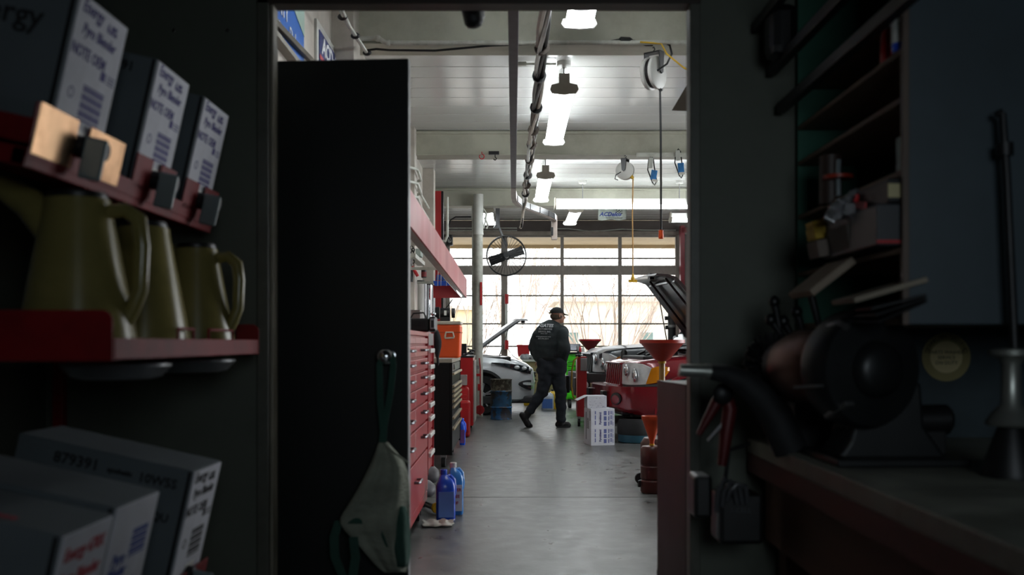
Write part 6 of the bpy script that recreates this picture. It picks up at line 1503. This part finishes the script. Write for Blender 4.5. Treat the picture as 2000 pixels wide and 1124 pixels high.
t = thing('chain_scrap', 'small tangle of chain lying on the bench near the chrome stand', 'chain', (X_(1960, 2.9), 2.62, bz))
for i in range(9):
    c = Vector((X_(1925, 2.65)+.013*i, 2.63+.01*math.sin(i*2.2), bz+.006)); MB().tube([c+Vector((.009*math.cos(a*math.pi/4), .006*math.sin(a*math.pi/4), .003*(i % 2))) for a in range(8)], .0025, 6, closed=True).build('link', M_steel, t, smooth=True)
d = .325*F/(917-670)*1.0
put('small orange-tan wood block lying on the bench', 'wood_block', 'block', mat('wood_tan', '#a8793f', .6, var=.15, scale=20), (X_(1957, d), d, bz+.007), (.072, .03, .013), (0, 0, .05), .003)
# curved lever with chrome tip, jaws and device below
t = thing('lever_handle', 'curved black lever handle with a polished tip reaching into the doorway', 'handle', P(1430, 745, 2.9)); d = 2.95
MB().tube([P(1327, 723, d), P(1334, 724, d), P(1384, 726, d)], [.018, .0195, .0195], 24).build('polished_tip', M_pol, t, smooth=True)
MB().tube([P(1380, 726, d), P(1415, 731, d), P(1450, 745, d), P(1485, 775, d), P(1515, 815, d), P(1545, 880, d)], [.021, .028, .036, .045, .05, .05], 20).build('grip', M_rubber, t, smooth=True)
MB().tube([P(1376, 726, d), P(1388, 727, d)], .0225, 24).build('ring', M_pol, t, smooth=True)
t = thing('clamp_jaws', 'dark red clamp jaws hanging below the black lever handle', 'clamp', P(1400, 850, 3.05)); d = 3.05; M_cl = mat('clamp_red', '#5a1a1c', .45, .2, var=.2, scale=9)
MB().tube([P(1412, 765, d), P(1398, 790, d), P(1380, 822, d), P(1364, 850, d)], [.022, .018, .013, .008], 10).build('jaw', M_cl, t, smooth=True)
MB().tube([P(1418, 768, d), P(1426, 800, d), P(1418, 850, d), P(1410, 910, d)], [.020, .022, .02, .014], 10).build('body', M_cl, t, smooth=True)
MB().tube([P(1438, 795, d), P(1412, 830, d), P(1383, 862, d)], [.006, .007, .006], 8).build('spring_bar', M_steel, t, smooth=True)
MB().lathe(P(1411, 770, d-.02), [(.03, 0), (.032, .01), (.02, .02)], (0, -1, 0), 18).build('pivot', M_darkmetal, t, smooth=True)
t = thing('hanging_charger', 'black boxy charger with coiled leads hanging at the bench end', 'charger', P(1420, 1060, 3.1)); d = 3.1
MB().box(X_(1356, d), X_(1392, d), d, d+.12, Z_(1014, d), Z_(930, d)).build('side_case', M_black, t, bevel=.012)
MB().box(X_(1402, d), X_(1488, d), d-.03, d+.12, Z_(1062, d), Z_(965, d)).build('case', M_black, t, bevel=.014)
for k in range(3): MB().tube([P(1400+10*k, 1000-10*k, d-.05), P(1402+12*k, 960, d-.06), P(1415+12*k, 935+6*k, d-.06), P(1432+12*k, 950, d-.05), P(1440+10*k, 985, d-.04)], .008, 8).build('lead', mat('lead_grey', '#47484b', .4), t, smooth=True)
MB().tube([P(1402, 1052, d-.04), P(1404, 975, d-.04), P(1412, 962, d-.04)], .006, 8).build('handle_bar', M_steel, t, smooth=True)
text('lettering', '1-CELL', .022, frame(P(1447, 998, d-.032), (1, 0, 0), (0, 0, 1)), mat('faint_ink', '#3c3e42', .5), t, .0004)
cord('charger_hanger', [P(1418, 1000, 3.12), P(1416, 940, 3.12), P(1424, 880, 3.14), P(1462, 868, 3.2)], .007, M_rubber, 'black strap that carries the boxy charger from the bench end', 'strap')
# steel locker just beyond the doorway on the right
da, db = 4.2, 3.78
t = thing('steel_locker', 'low brownish grey steel locker just beyond the doorway on the right', 'locker', (X_(1283, da), da, 0))
M_lock = mat('locker_brown_grey', '#4d4a4b', .5, .0, var=.12, scale=3, dirt='#4d4344', dirt_amt=.5, dirt_scale=3, rvar=.08)
A, B = Vector((X_(1283.5, da), da)), Vector((X_(1339, db), db)); zt = Z_(745, da); e = (B-A).normalized(); n = Vector((-e.y, e.x)); n = n if n.x > 0 else -n
def q4(a, b, w0, w1, z0, z1): return [[(p.x, p.y, z) for p in (a+n*w0, b+n*w0, b+n*w1, a+n*w1)] for z in (z0, z1)]
MB().rings(q4(A, B, .012, .36, .0, zt-.004)).build('body', M_black, t, bevel=.003)
MB().rings(q4(A, B, 0, .012, .0, zt)).build('side_panel', M_lock, t, bevel=.003)
MB().rings(q4(A, B, 0, .37, zt-.004, zt+.003)).build('top', M_darkmetal, t)
for z in (.95, .62, .28):
    MB().ell((A.x+.004, A.y+.0, z), (.006, .006, .02), 8, 6).build('rivet', M_darkmetal, t)
